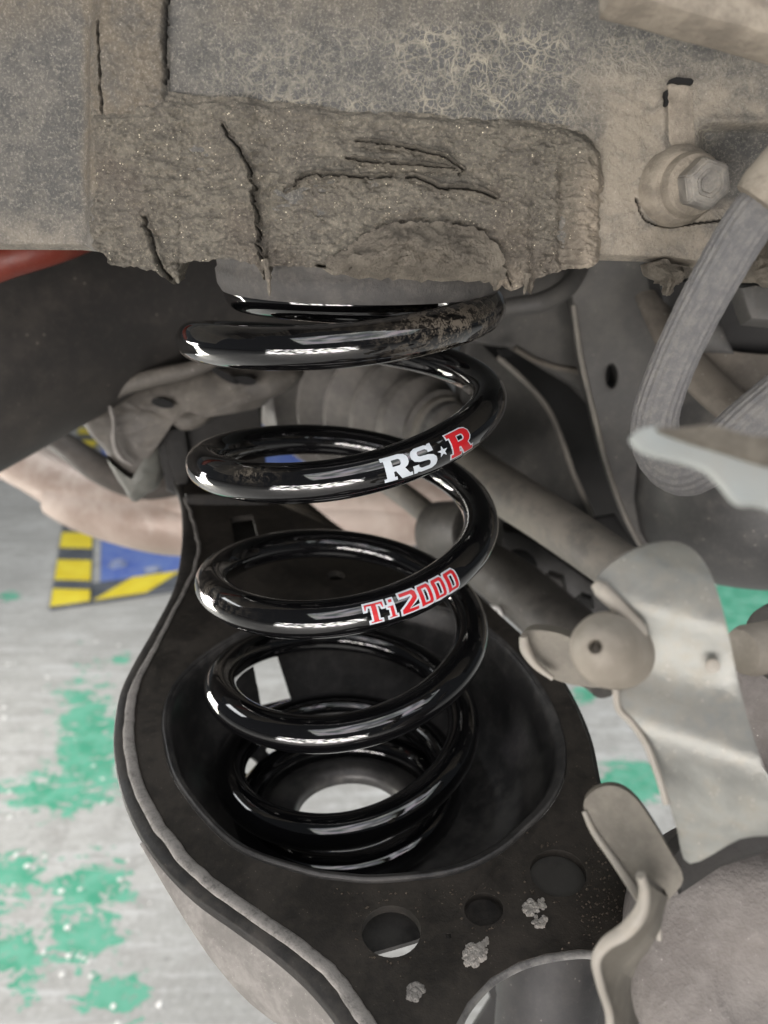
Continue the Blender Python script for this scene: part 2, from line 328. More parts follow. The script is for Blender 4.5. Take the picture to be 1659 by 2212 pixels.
def catmull(pts, n):
    P = [np.array(tuple(p), float) for p in pts]
    P = [2 * P[0] - P[1]] + P + [2 * P[-1] - P[-2]]
    out = []
    for i in range(1, len(P) - 2):
        a, b, c, d = P[i - 1:i + 3]
        for k in range(n):
            t = k / n
            out.append(.5 * (2 * b + (c - a) * t + (2 * a - 5 * b + 4 * c - d) * t * t + (3 * b - a - 3 * c + d) * t ** 3))
    out.append(P[-2]); return np.array(out)
def closed_catmull(pts, n):
    P = [np.array(p, float) for p in pts]; m = len(P); out = []
    for i in range(m):
        a, b, c, d = P[i - 1], P[i], P[(i + 1) % m], P[(i + 2) % m]
        for k in range(n):
            t = k / n
            out.append(tuple(.5 * (2 * b + (c - a) * t + (2 * a - 5 * b + 4 * c - d) * t * t + (3 * b - a - 3 * c + d) * t ** 3)))
    return out
def tube_geo(path, rad, segs=24, caps=True, flat=None, ripple=None):
    """path (N,3), rad scalar or N; flat = squash factor along the frame's second axis"""
    path = np.asarray(path, float); n = len(path)
    rad = np.full(n, rad) if np.isscalar(rad) else np.asarray(rad)
    T = np.gradient(path, axis=0); T /= np.linalg.norm(T, axis=1)[:, None] + 1e-12
    ref = np.array([0, 0, 1.0]) if abs(T[0][2]) < .9 else np.array([1.0, 0, 0])
    A = np.zeros_like(path); A[0] = np.cross(T[0], ref); A[0] /= np.linalg.norm(A[0])
    for i in range(1, n):
        a = A[i - 1] - T[i] * A[i - 1].dot(T[i]); A[i] = a / (np.linalg.norm(a) + 1e-12)
    B = np.cross(T, A)
    V = []; F = []
    for i in range(n):
        for k in range(segs):
            t = 2 * math.pi * k / segs
            r = rad[i] * (1 if ripple is None else ripple(i, t))
            V.append(path[i] + r * (math.cos(t) * A[i] + (flat or 1) * math.sin(t) * B[i]))
    for i in range(n - 1):
        for k in range(segs):
            k2 = (k + 1) % segs
            F.append((i * segs + k, i * segs + k2, (i + 1) * segs + k2, (i + 1) * segs + k))
    if caps:
        F.append(tuple(range(segs))[::-1]); F.append(tuple((n - 1) * segs + k for k in range(segs)))
    return V, F
def tube(name, path, rad, mat, parent=None, segs=24, **kw):
    o = kw.pop('origin', None); a = kw.pop('ang', 40)
    V, F = tube_geo(path, rad, segs, **kw); return mesh_obj(name, V, F, mat, parent, o, a)
def lathe_geo(profile, p0, axis, segs=48):
    """profile [(distance along axis, radius)]"""
    ax = Vector(axis).normalized(); A = ax.orthogonal().normalized(); B = ax.cross(A)
    V = []; F = []; n = len(profile); p0 = Vector(p0)
    for s, r in profile:
        for k in range(segs):
            t = 2 * math.pi * k / segs
            V.append(p0 + ax * s + (A * math.cos(t) + B * math.sin(t)) * max(r, 1e-5))
    for i in range(n - 1):
        for k in range(segs):
            k2 = (k + 1) % segs
            F.append((i * segs + k, (i + 1) * segs + k, (i + 1) * segs + k2, i * segs + k2))
    F.append(tuple(range(segs))); F.append(tuple((n - 1) * segs + k for k in range(segs))[::-1])
    return V, F
def lathe(name, profile, p0, axis, mat, parent=None, segs=48, ang=35, origin=None):
    V, F = lathe_geo(profile, p0, axis, segs); return mesh_obj(name, V, F, mat, parent, origin, ang)
def circ(u, v, rx, ry, n=28, rot=0):
    c, s = math.cos(rot), math.sin(rot)
    return [(u + rx * math.cos(t) * c - ry * math.sin(t) * s, v + rx * math.cos(t) * s + ry * math.sin(t) * c) for t in (2 * math.pi * k / n for k in range(n))]
def slab_bm(outline, pl, thick, holes=(), bevel=.0, cuts=0, warp=None):
    """stamped plate: outline (survey pixels) laid on a real plane pl, thickness to the side away from the camera"""
    p, n = pl
    if n.dot(p - C0) > 0: n = -n
    loops = [[PP(u, v, pl) for u, v in outline]] + [[PP(u, v, pl) for u, v in h] for h in holes]
    ex = n.orthogonal().normalized(); ey = n.cross(ex)
    L2 = [[Vector(((q - p).dot(ex), (q - p).dot(ey), 0)) for q in lp] for lp in loops]
    tris = geometry.tessellate_polygon(L2)
    flat = [q for lp in L2 for q in lp]
    bm = bmesh.new(); top = [bm.verts.new(q) for q in flat]
    for t in tris:
        try: bm.faces.new([top[i] for i in t])
        except ValueError: pass
    if cuts:
        xs = [q.x for q in flat]; ys = [q.y for q in flat]
        for ax, lo, hi in ((0, min(xs), max(xs)), (1, min(ys), max(ys))):
            for k in range(1, cuts):
                c = lo + (hi - lo) * k / cuts
                no = (1, 0, 0) if ax == 0 else (0, 1, 0)
                bmesh.ops.bisect_plane(bm, geom=bm.verts[:] + bm.edges[:] + bm.faces[:], plane_co=(c if ax == 0 else 0, c if ax else 0, 0), plane_no=no)
    bmesh.ops.recalc_face_normals(bm, faces=bm.faces)
    r = bmesh.ops.extrude_face_region(bm, geom=bm.faces[:])
    for g in r['geom']:
        if isinstance(g, bmesh.types.BMVert): g.co.z -= thick
    bmesh.ops.recalc_face_normals(bm, faces=bm.faces)
    if bevel:
        es = [e for e in bm.edges if len(e.link_faces) == 2 and e.calc_face_angle(0) > 1.0 and abs(e.verts[0].co.z - e.verts[1].co.z) < 1e-6]
        bmesh.ops.bevel(bm, geom=es, offset=bevel, segments=2, affect='EDGES', profile=.5, clamp_overlap=True)
    for v in bm.verts:
        q = p + ex * v.co.x + ey * v.co.y + n * v.co.z
        v.co = warp(q) if warp else q
    return bm
def slab(name, outline, pl, thick, mat, parent=None, holes=(), bevel=.0, cuts=0, warp=None, ang=35, origin=None):
    o = bm_obj(name, slab_bm(outline, pl, thick, holes, bevel, cuts, warp), mat, parent, origin, ang)
    if not cuts: o.modifiers.new('flat_faces', 'WEIGHTED_NORMAL').keep_sharp = True
    return o

# ------------------------------------------------------------------ the setting: shop floor
def axis_ticks(lo, hi, a, b, step, coarse):
    return np.concatenate([np.linspace(lo, a, coarse, endpoint=False), np.arange(a, b, step), np.linspace(b, hi, coarse)])
gx = axis_ticks(-14, 14, -2.2, 1.4, .02, 8); gy = axis_ticks(-10, 22, .4, 4.2, .02, 8)
X, Y = np.meshgrid(gx, gy); fv = np.stack([X.ravel(), Y.ravel(), np.zeros(X.size)], 1)
fu, fvv = uv_of(np.maximum(fv, [-99, .05, -9]))
paint = np.full(X.size, -1.2)
for (u, v, ru, rv, s) in [(190, 1590, 75, 120, 1.25), (120, 1720, 120, 45, 1.2), (215, 1660, 60, 60, 1.2), (190, 1930, 90, 75, 1.2), (30, 1890, 60, 70, 1.2),
                          (30, 2070, 60, 75, 1.35), (175, 2030, 80, 60, 1.25), (250, 2140, 75, 48, 1.3), (260, 1425, 22, 15, 1.25), (20, 1292, 35, 10, 1.25), (1265, 1500, 30, 18, 1.3),
                          (1370, 1690, 75, 45, 1.6), (1640, 1320, 190, 62, 2.0), (290, 2235, 60, 30, 1.2), (-60, 1990, 70, 120, 1.2)]:
    d = ((fu - u) / ru) ** 2 + ((fvv - v) / rv) ** 2
    paint = np.where(fv[:, 1] > .2, np.maximum(paint, -1.2 + (s + .35) * 1.15 * np.exp(-d * .42)), paint)
nx = len(gx); FF = [(j * nx + i, j * nx + i + 1, (j + 1) * nx + i + 1, (j + 1) * nx + i) for j in range(len(gy) - 1) for i in range(nx - 1)]
fl = mesh_obj('shop_floor', fv, FF, M['floor'], None, (0, 0, 0), 60, {'paint': paint}); tag(fl, None, None, None, 'structure')
# loose white chips on the floor
V = []; F = []
for (u, v) in [(20, 1712), (30, 1912), (180, 2070), (170, 2065), (192, 2078), (258, 1900), (60, 1870), (590, 2395), (470, 1560), (1205, 1460), (95, 1490), (515, 2260), (470, 2330), (40, 1760), (480, 1915)] + [(random.uniform(-50, 420), random.uniform(1330, 2220)) for _ in range(45)]:
    c = PZ(u * 1.0, v * 1.0, 0.0); r = random.uniform(.003, .0075); b0 = len(V); k = random.randint(5, 7)
    for i in range(k):
        t = 2 * math.pi * i / k; rr = r * random.uniform(.6, 1.15)
        V.append(c + Vector((rr * math.cos(t), rr * math.sin(t), .0005)))
    for i in range(k): V.append(c + (V[b0 + i] - c) * .6 + Vector((0, 0, .003 * random.uniform(.6, 1))))
    F.append(tuple(range(b0 + k, b0 + 2 * k)))
    for i in range(k): F.append((b0 + i, b0 + (i + 1) % k, b0 + k + (i + 1) % k, b0 + k + i))
tag(mesh_obj('floor_chips', V, F, M['chip'], None, (0, 0, 0)), 'small white chips of debris scattered over the concrete floor', 'debris', None, 'stuff')

# ------------------------------------------------------------------ lift platform with hazard edging (far left, on the floor)
ZL = .014
lp = [PZ(106, 1312, ZL), PZ(560, 1245, ZL), PZ(560, 900, ZL), PZ(172, 900, ZL)]     # outer corner points
o0 = lp[0]; ex = (lp[1] - lp[0]).normalized(); ey = (lp[3] - lp[0]); ey = (ey - ex * ey.dot(ex)).normalized()
ey = (PZ(157, 1000, ZL) - o0).normalized()
Llen = 3.2; Wd = 1.5
def lq(a, b, z): p = o0 + ex * a + ey * b; return Vector((p.x, p.y, z))
def prism(name, quad, z0, z1, mat, parent, bev=.004):
    bm = bmesh.new()
    t = [bm.verts.new((q.x, q.y, z1)) for q in quad]; b = [bm.verts.new((q.x, q.y, z0)) for q in quad]
    bm.faces.new(t); bm.faces.new(b[::-1]); k = len(quad)
    for i in range(k): bm.faces.new((t[i], b[i], b[(i + 1) % k], t[(i + 1) % k]))
    bmesh.ops.recalc_face_normals(bm, faces=bm.faces)
    if bev: bmesh.ops.bevel(bm, geom=bm.edges[:], offset=bev, segments=1, affect='EDGES')
    return bm_obj(name, bm, mat, parent)
lift = root_at('lift_platform', lq(.7, 1.0, 0), 'blue lift platform with yellow and charcoal hazard edging on the far floor', 'vehicle lift')
sw = (PZ(196, 1300, ZL) - o0).dot(ex); fw = .17
prism('side_rail', [lq(0, 0, 0), lq(sw, 0, 0), lq(sw, Llen, 0), lq(0, Llen, 0)], .001, ZL, M['charcoal'], lift)
prism('front_rail', [lq(sw + .002, 0, 0), lq(Wd, 0, 0), lq(Wd, fw, 0), lq(sw + .002, fw, 0)], .001, ZL, M['charcoal'], lift)
prism('deck', [lq(sw + .03, fw + .02, 0), lq(Wd, fw + .02, 0), lq(Wd, Llen, 0), lq(sw + .03, Llen, 0)], .001, ZL - .004, M['blue'], lift)
b = -.02
vs = [(1312, 1272), (1252, 1210), (1184, 1152), (1128, 1104), (1086, 1068), (1052, 1036), (1020, 1007), (992, 980), (966, 954), (940, 928)]
for (va, vb) in vs:
    ya = max(.004, (PZ(120, va, ZL) - o0).dot(ey)); yb = (PZ(120, vb, ZL) - o0).dot(ey)
    sk = .06 if va < 1312 else .06
    prism('yellow_stripe', [lq(.003, ya, 0), lq(sw - .003, max(.004, ya - sk), 0), lq(sw - .003, yb - sk, 0), lq(.003, yb, 0)], ZL + .0005, ZL + .002, M['yellow'], lift, 0)
x = sw + .01
while x < Wd - .3:
    prism('yellow_stripe', [lq(x, .004, 0), lq(x + .17, .004, 0), lq(x + .30, fw - .004, 0), lq(x + .13, fw - .004, 0)], ZL + .0005, ZL + .002, M['yellow'], lift, 0); x += .36
bo = PZ(255, 1222, .01)
lathe('anchor_bolt', [(0, .034), (.006, .034), (.008, .022), (.02, .020), (.022, .0)], (bo.x, bo.y, .0105), (0, 0, 1), M['bolt_blue'], lift, 16)
bo = PZ(330, 1235, .01)
lathe('anchor_bolt', [(0, .03), (.012, .03), (.014, .02), (.02, .0)], (bo.x, bo.y, .0105), (0, 0, 1), M['bolt_blue'], lift, 16)

# ------------------------------------------------------------------ chassis rail (fills the top of the picture)
YR = .236
rail = root_at('chassis_rail', (0, YR + .03, HC - .02), 'wide dusty chassis rail across the top with cracked undercoat above the spring', 'chassis rail')
def YP(u, v): return PY(u, v, YR)
vb_pts = [(-900, 535), (0, 537), (150, 538), (225, 545), (480, 560), (900, 575), (1300, 562), (1440, 566), (1560, 585), (1659, 600), (2600, 640)]
def vbot(u): return np.interp(u, *zip(*vb_pts))
GR = []                                          # grooves of the skin: (polyline, half width px, depth m)
GR.append(([(362, -400), (362, 60), (361, 120), (363, 185)], 2.6, .0030))
GR.append(([(212, 40), (220, 120), (224, 200), (227, 290)], 4.0, .0022))
GR.append(([(1376, 428), (1382, 455), (1395, 476), (1420, 487), (1450, 490), (1500, 483), (1580, 474)], 2.6, .0022))
us = np.concatenate([np.linspace(-900, -40, 30, endpoint=False), np.arange(-40, 1700, 3.4), np.linspace(1700, 2600, 30)])
tv = np.concatenate([np.linspace(-1.4, -.03, 24, endpoint=False), np.linspace(-.03, 1, 178)])
U, Tt = np.meshgrid(us, tv); Vv = Tt * vbot(U)
def skin_fields(U, Vv):
    h = np.zeros_like(U); gro = np.zeros_like(U)
    h += .0016 * (fbm(U / 90, Vv / 90, 4, 3) - .5) + .0009 * (fbm(U / 22, Vv / 16, 4, 9) - .5)
    # left smooth flank set back, ridge beside it
    h -= .006 * sstep(215, 175, U)
    h += .0028 * np.exp(-((U - 190) / 16) ** 2) * sstep(30, 80, Vv) + .0025 * sstep(200, 235, U) * sstep(372, 352, U) * sstep(300, 200, Vv)
    h += .002 * fbm(U / 14, Vv / 14, 3, 21) * sstep(200, 230, U) * sstep(372, 355, U)
    # step where the upper sheet laps over, soft swage to the right
    h -= .0022 * sstep(380, 366, U) * 0
    h -= .004 * sstep(1010, 1090, U) * sstep(330, 120, Vv) * .4
    h -= .004 * sstep(1500, 1545, U + .2 * (Vv - 270)) * sstep(262, 285, Vv) * sstep(470, 400, Vv)
    h += .0035 * np.exp(-(((U - 1470) / 75) ** 2 + ((Vv - 400) / 75) ** 2) ** 1.5)     # swage around the bolt
    h += .0016 * np.exp(-((U - 1430) / 14) ** 2) * sstep(160, 230, Vv) * sstep(430, 330, Vv)
    h += .0015 * np.exp(-((Vv - 262 - .02 * (U - 1500)) / 14) ** 2) * sstep(1500, 1540, U)
    # lower lip of the skin rolls under
    h -= .004 * sstep(14, 0, vbot(U) - Vv)
    for pts, w, d in GR:
        dd = pdist(U + 7 * (fbm(U / 14, Vv / 14, 2, 5) - .5), Vv, pts); g = sstep(w, w * .3, dd)
        h -= d * g; gro = np.maximum(gro, g)
    # veined dust film: raised ridges in the cracked zone
    return h, gro
H, G = skin_fields(U, Vv)
vein = sstep(780, 900, U) * sstep(1300, 1180, U) * sstep(20, 90, Vv) * sstep(330, 262, Vv)
vein = np.maximum(vein, .35 * sstep(380, 500, U) * sstep(1330, 1230, U) * sstep(300, 230, Vv) * sstep(-60, 120, Vv))
vein = np.maximum(vein, .8 * sstep(380, 520, U) * sstep(1240, 1100, U) * np.exp(-((Vv - 215 - .04 * (U - 500)) / 16) ** 2))
vein = np.maximum(vein, .7 * sstep(1470, 1510, U) * sstep(1570, 1530, U) * sstep(240, 280, Vv) * sstep(400, 350, Vv))
vein = np.maximum(vein, .5 * sstep(1200, 1300, U) * sstep(230, 120, Vv) * sstep(40, 90, Vv))
pale = sstep(1180, 1330, U) * sstep(60, 200, Vv); pale = np.maximum(pale, .9 * sstep(1260, 1340, U) * sstep(380, 480, Vv))
pale *= 1 - .95 * sstep(1510, 1545, U) * sstep(262, 285, Vv) * sstep(470, 400, Vv)
pale = np.maximum(pale, .55 * sstep(215, 150, U) * sstep(430, 530, Vv))
brown = sstep(150, 175, U) * sstep(372, 350, U) * sstep(500, 380, Vv) + .45 * sstep(360, 380, U) * sstep(20, -90, Vv) + .7 * sstep(120, -10, Vv + .25 * U)
brown = np.clip(np.maximum(brown, .5 * sstep(380, 520, U) * sstep(1250, 1050, U) * sstep(120, 20, Vv)), 0, 1)
P = np.array([tuple(YP(a, b_)) for a, b_ in zip(U.ravel(), Vv.ravel())]); P[:, 1] -= H.ravel()
nu = len(us); nv = len(tv)
F = [(j * nu + i, (j + 1) * nu + i, (j + 1) * nu + i + 1, j * nu + i + 1) for j in range(nv - 1) for i in range(nu - 1)]
bot = P[-nu:].copy(); bot[:, 1] += .07; bot[:, 2] += .004; b0 = len(P); P2 = np.vstack([P, bot])
F += [((nv - 1) * nu + i, b0 + i, b0 + i + 1, (nv - 1) * nu + i + 1) for i in range(nu - 1)]
top = P[:nu].copy(); top[:, 1] += .07; b1 = len(P2); P2 = np.vstack([P2, top])
F += [(i + 1, b1 + i + 1, b1 + i, i) for i in range(nu - 1)] + [(b1 + i, b1 + i + 1, b0 + i + 1, b0 + i) for i in range(nu - 1)]
pad = np.zeros(2 * nu)
mesh_obj('rail_skin', P2, F, M['skin'], rail, None, 60, {'vein': np.r_[vein.ravel(), pad], 'pale': np.r_[pale.ravel(), pad], 'brown': np.r_[brown.ravel(), pad], 'groove': np.r_[G.ravel(), pad]})

# thick crusted undercoat pad over the spring mount
vt = [(195, 215), (228, 222), (300, 208), (362, 198), (420, 208), (520, 214), (650, 226), (840, 240), (1000, 254), (1150, 262), (1230, 272), (1265, 292), (1292, 330), (1305, 400)]
vbp = [(195, 500), (215, 540), (235, 548), (248, 566), (262, 576), (300, 578), (330, 584), (352, 590), (370, 604), (384, 614), (392, 590), (400, 570), (430, 566), (470, 562), (500, 556),
       (540, 568), (560, 574), (580, 604), (586, 578), (640, 574), (690, 578), (712, 590), (760, 596), (860, 600), (960, 601), (1055, 606), (1068, 628), (1080, 618), (1100, 630), (1118, 622), (1135, 606), (1142, 640), (1150, 606),
       (1180, 592), (1215, 584), (1262, 580), (1290, 560), (1305, 520)]
us = np.arange(195, 1305, 2.6); tv = np.linspace(0, 1, 165)
U, Tt = np.meshgrid(us, tv)
VT = np.interp(U, *zip(*vt)) + 5 * (fbm(U / 25, U * 0, 3, 31) - .5); VB = np.interp(U, *zip(*vbp)) + 9 * (fbm(U / 12, U * 0, 3, 77) - .5)
Vv = VT + Tt * (VB - VT)
edge = np.minimum.reduce([(Vv - VT) / 16, (U - 195) / 14, (1305 - U) / 18])
edge = np.minimum.reduce([(Vv - VT) / (26 + 30 * sstep(700, 200, U)), (U - 195) / 20, (1305 - U) / 26])
H = .0026 * sstep(0, 1, edge) - .0004
H += .0055 * (fbm(U / 150, Vv / 110, 4, 41) - .5) + .0028 * (fbm(U / 30, Vv / 14, 4, 51) - .5) + .0011 * (fbm(U / 7, Vv / 5, 3, 61) - .5)
H += .003 * sstep(500, 560, Vv) * fbm(U / 18, Vv / 18, 3, 71)
H += .0035 * sstep(580, 520, U) * np.exp(-((U - 540) / 60) ** 2)
H += .0030 * np.exp(-((U - 1255) / 26) ** 2) * sstep(280, 340, Vv)
H -= .0022 * np.exp(-((U - 1215) / 15) ** 2) * sstep(320, 380, Vv)
Gp = [([(488, 275), (500, 300), (520, 325), (535, 350), (550, 385), (556, 430), (560, 480), (566, 530), (580, 575), (584, 604)], 2.0, .0036),
      ([(318, 470), (330, 505), (345, 545), (362, 585), (378, 604)], 3.6, .004),
      ([(615, 412), (640, 402), (650, 386), (662, 380), (720, 379), (780, 384), (850, 383)], 2.0, .0022),
      ([(770, 308), (840, 316), (900, 326), (960, 342), (1000, 372), (985, 380)], 1.8, .0018), ([(750, 345), (820, 352), (900, 358), (980, 366)], 1.8, .0012),
      ([(872, 383), (900, 384), (930, 398), (948, 408), (990, 406), (1030, 414), (1064, 428)], 2.4, .0026),
      ([(1060, 560), (1085, 585), (1100, 615)], 2, .001),
      ([(690, 574), (715, 574), (730, 584)], 3, .004)]
gro = np.zeros_like(U)
for pts in (Gp[2][0], Gp[3][0][:5], Gp[4][0], Gp[5][0]):     # the flaps above the folds stand proud
    xs_, ys_ = zip(*pts); sd = Vv - np.interp(U, xs_, ys_)
    win = sstep(xs_[0] - 10, xs_[0] + 40, U) * sstep(xs_[-1] + 10, xs_[-1] - 40, U)
    H += .0026 * win * np.exp(-(sd / 24) ** 2) * sstep(3, -3, sd) - .0008 * win * np.exp(-((sd - 12) / 14) ** 2)
xs_, ys_ = zip(*Gp[0][0]); sd = U - np.interp(Vv, ys_, xs_)
H += .0026 * np.exp(-(sd / 30) ** 2) * sstep(4, -3, sd) * sstep(270, 330, Vv)
xs_, ys_ = zip(*Gp[1][0]); sd = U - np.interp(Vv, ys_, xs_)
H += .0022 * np.exp(-(sd / 26) ** 2) * sstep(4, -3, sd) * sstep(460, 510, Vv)
wob = 16 * (fbm(U / 12, Vv / 12, 3, 15) - .5)
for pts, w, d in Gp:
    dd = pdist(U + wob, Vv + wob * .6, pts); g = sstep(w, w * .25, dd)
    H -= d * g; gro = np.maximum(gro, g * .95)
    H += .0012 * np.exp(-((dd - w * 2.2) / w) ** 2)
pale2 = .75 * np.exp(-(((U - 1280) / 45) ** 2)) * sstep(300, 420, Vv) + .45 * sstep(560, 600, Vv) * sstep(650, 750, U) * sstep(1180, 1080, U)
P = np.array([tuple(YP(a, b_)) for a, b_ in zip(U.ravel(), Vv.ravel())]); P[:, 1] -= H.ravel()
nu = len(us); nv = len(tv)
F = [(j * nu + i, (j + 1) * nu + i, (j + 1) * nu + i + 1, j * nu + i + 1) for j in range(nv - 1) for i in range(nu - 1)]
bot = P[-nu:].copy(); bot[:, 1] += .012 - .0; bot[:, 2] += .0015; b0 = len(P); P2 = np.vstack([P, bot])
F += [((nv - 1) * nu + i, b0 + i, b0 + i + 1, (nv - 1) * nu + i + 1) for i in range(nu - 1)]
mesh_obj('undercoat_pad', P2, F, M['crust'], rail, None, 70, {'groove': np.r_[gro.ravel(), np.zeros(nu)], 'pale': np.r_[pale2.ravel(), np.zeros(nu)]})

def lump(name, outline, y, depth, mat, parent, cell=6, seed=1, amp=.4, rag=0.0, gentle=False):
    """pillow of caked dirt: outline in survey pixels at distance y, swelling toward the camera by depth"""
    us_ = [p[0] for p in outline]; vs_ = [p[1] for p in outline]
    n = 46; cu = sum(us_) / len(us_); cv = sum(vs_) / len(vs_)
    ol = closed_catmull(outline, 8); m = len(ol); V = []; F = []
    rings = 16
    for r in range(rings + 1):
        s = r / rings
        for (u, v) in ol:
            uu = cu + (u - cu) * (1 - s * .985); vv_ = cv + (v - cv) * (1 - s * .985)
            ss_ = min(1, s * 1.25); hh = depth * ss_ * ss_ * (3 - 2 * ss_) if gentle else depth * (1 - (1 - s) ** 2) ** .5
            hh *= 1 + amp * 2 * (float(fbm(np.array(uu / 26.0), np.array(vv_ / 20.0), 4, seed)) - .5)
            q = PY(uu, vv_, y); V.append(q + Vector((0, -hh, 0)) + Vector((float(fbm(np.array(uu / 9.0), np.array(vv_ / 9.0), 3, seed + 40)) - .5, 0, float(fbm(np.array(uu / 9.0), np.array(vv_ / 9.0), 3, seed + 80)) - .5)) * rag)
    for r in range(rings):
        for k in range(m):
            k2 = (k + 1) % m; F.append((r * m + k, (r + 1) * m + k, (r + 1) * m + k2, r * m + k2))
    F.append(tuple(rings * m + k for k in range(m)))
    bk = len(V)
    for k in range(m): V.append(V[k] + Vector((0, .006, 0)))
    for k in range(m): F.append((k, (k + 1) % m, bk + (k + 1) % m, bk + k))
    F.append(tuple(bk + k for k in range(m)))
    return mesh_obj(name, V, F, mat, parent, None, 60)
lump('dirt_cake', [(700, 560), (735, 545), (770, 520), (815, 492), (870, 482), (930, 480), (990, 482), (1040, 500), (1075, 530), (1090, 570), (1085, 604), (1000, 607), (900, 606), (800, 602), (720, 590)], YR - .0065, .009, M['dustlump'], rail, gentle=True, seed=5, amp=.42, rag=.0028)
lump('dirt_cake', [(1400, 572), (1430, 566), (1480, 574), (1500, 590), (1470, 606), (1448, 636), (1440, 612), (1420, 606)], YR - .002, .006, M['dustlump'], rail, gentle=True, seed=8, amp=.5, rag=.003)
lump('dirt_cake', [(1590, 560), (1625, 520), (1680, 490), (1720, 540), (1700, 618), (1640, 612), (1600, 596)], YR - .006, .014, M['dustlump'], rail, gentle=True, seed=11, amp=.5, rag=.003)
def spike(pts, y, r0, mat):
    pa = np.array([tuple(PY(u, v, y)) for u, v in pts]); pa = catmull(pa, 4)
    tube('drip', pa, np.linspace(r0, r0 * .25, len(pa)) * (1 + .3 * np.sin(np.arange(len(pa)) * 2.1)), mat, rail, 8)
spike([(372, 575), (380, 595), (386, 612)], YR - .006, .0016, M['crust'])
spike([(572, 560), (580, 600), (582, 640)], YR - .011, .0012, M['crust'])
spike([(1140, 590), (1136, 612), (1132, 636)], YR - .006, .0010, M['dustlump'])
spike([(1072, 590), (1070, 612), (1068, 628)], YR - .010, .0012, M['dustlump'])
spike([(1452, 590), (1446, 615), (1440, 640)], YR - .004, .0010, M['dustlump'])
# slotted tab above the bolt
slab('slot_tab', [(1442, 186), (1448, 178), (1490, 183), (1498, 192), (1504, 300), (1500, 345), (1446, 345), (1444, 300)], plane((0, YR - .0022, HC), (0, -1, .05)), .003, M['pale_rail'], rail, bevel=.0008)
pls = plane((0, YR - .0046, HC), (0, -1, 0))
slab('slot', [(1444, 181), (1450, 170), (1462, 166), (1478, 168), (1493, 169), (1499, 174), (1496, 182), (1482, 179), (1470, 180), (1458, 176), (1450, 178)], pls, .002, M['slot'], rail)
slab('slot', [(1438, 196), (1443, 192), (1444, 204), (1442, 212), (1445, 220), (1442, 229), (1437, 226), (1439, 214), (1436, 206)], pls, .002, M['slot'], rail)
# hex bolt with flange washer
bc = YP(1468, 404); bax = Vector((.10, -1, -.05)).normalized()
wash = lathe('washer', [(-.004, .0112), (.0004, .0106), (.0016, .0098), (.0026, .0094), (.0032, .0086)], bc + Vector((-.0005, -.002, 0)), bax, M['pale_rail'], rail, 40)
lathe('washer_flange', [(.0, .0088), (.0030, .0086), (.0046, .0078), (.0052, .006)], bc + Vector((.001, -.0035, 0)), bax, M['pale_rail'], wash, 40)
bm = bmesh.new()
V, F = lathe_geo([(.002, .0069), (.0098, .0069), (.0112, .0058), (.0114, .0036), (.0108, .0030), (.0106, .001)], bc + Vector((.0018, -.0035, 0)), bax, 6)
vs_ = [bm.verts.new(v) for v in V]
for f_ in F: bm.faces.new([vs_[i] for i in f_])
bmesh.ops.bevel(bm, geom=bm.edges[:], offset=.0004, segments=2, affect='EDGES')
bm_obj('bolt_head', bm, M['bolthead'], rail, None, 25)

# pale body lip, top right, nearer than the rail
lip = slab('body_lip', [(1330, -14), (1420, 8), (1520, 38), (1600, 58), (1680, 82), (1900, 150), (1900, -400), (1330, -400)], plane((0, .185, HC + .1), (.10, -1, .2)), .012, M['pale_rail'], None, bevel=.003)
tag(lip, 'pale speckled body lip in the upper right corner in front of the rail', 'body panel')
# floor pan of the car above the suspension, running back from the rail; unseen, put in for its shade
pan = bmesh.new()
pv = [(-.45, YR + .02, HC + .15), (1.0, YR + .02, HC + .15), (1.0, 1.05, HC + .18), (-.45, 1.05, HC + .18)]
t = [pan.verts.new(q) for q in pv]; b_ = [pan.verts.new(Vector(q) + Vector((0, 0, .004))) for q in pv]
pan.faces.new(t); pan.faces.new(b_[::-1])
for i in range(4): pan.faces.new((t[i], t[(i + 1) % 4], b_[(i + 1) % 4], b_[i]))
tag(bm_obj('floor_pan', pan, M['bodydark'], None), 'unseen dark underside of the car body shading the suspension parts', 'body panel')

# ------------------------------------------------------------------ coil spring
AX = Vector((-.0152, .29, 0)); WR = .0067
kn = [  # angle (deg), height below the camera, radius of the wire centre line
    (330, -.0090, .034), (282, -.0081, .0335), (192, -.0052, .0355), (90, -.0050, .044), (-12, -.0105, .0525), (-90, -.0200, .0545), (-168, -.0214, .0530), (-270, -.0284, .0530),
    (-372, -.0436, .0543), (-450, -.0615, .0535), (-528, -.0664, .0530), (-630, -.0718, .0530), (-732, -.0927, .0532), (-810, -.1095, .0532), (-888, -.1142, .0530), (-990, -.1213, .0525),
    (-1092, -.1393, .0512), (-1170, -.1550, .0515), (-1248, -.1595, .0528), (-1350, -.1688, .0510), (-1452, -.1838, .0492), (-1530, -.1992, .0485), (-1608, -.2025, .0515), (-1710, -.2045, .0475),
    (-1812, -.2132, .0435), (-1890, -.2215, .0435), (-1968, -.2225, .0445), (-2070, -.2225, .042), (-2150, -.2228, .0415)]
ka = np.array([k[0] for k in kn]); kz = np.array([k[1] for k in kn]); kr = np.array([k[2] for k in kn])
ang = np.arange(330, -2150, -2.0)
def cubic(x, xs, ys):                              # monotone-friendly Hermite interpolation over decreasing knots
    xs = -xs; x = -x; m = np.gradient(ys, xs); i = np.clip(np.searchsorted(xs, x) - 1, 0, len(xs) - 2)
    h = xs[i + 1] - xs[i]; t = (x - xs[i]) / h
    return (2 * t**3 - 3 * t**2 + 1) * ys[i] + (t**3 - 2 * t**2 + t) * h * m[i] + (-2 * t**3 + 3 * t**2) * ys[i + 1] + (t**3 - t**2) * h * m[i + 1]
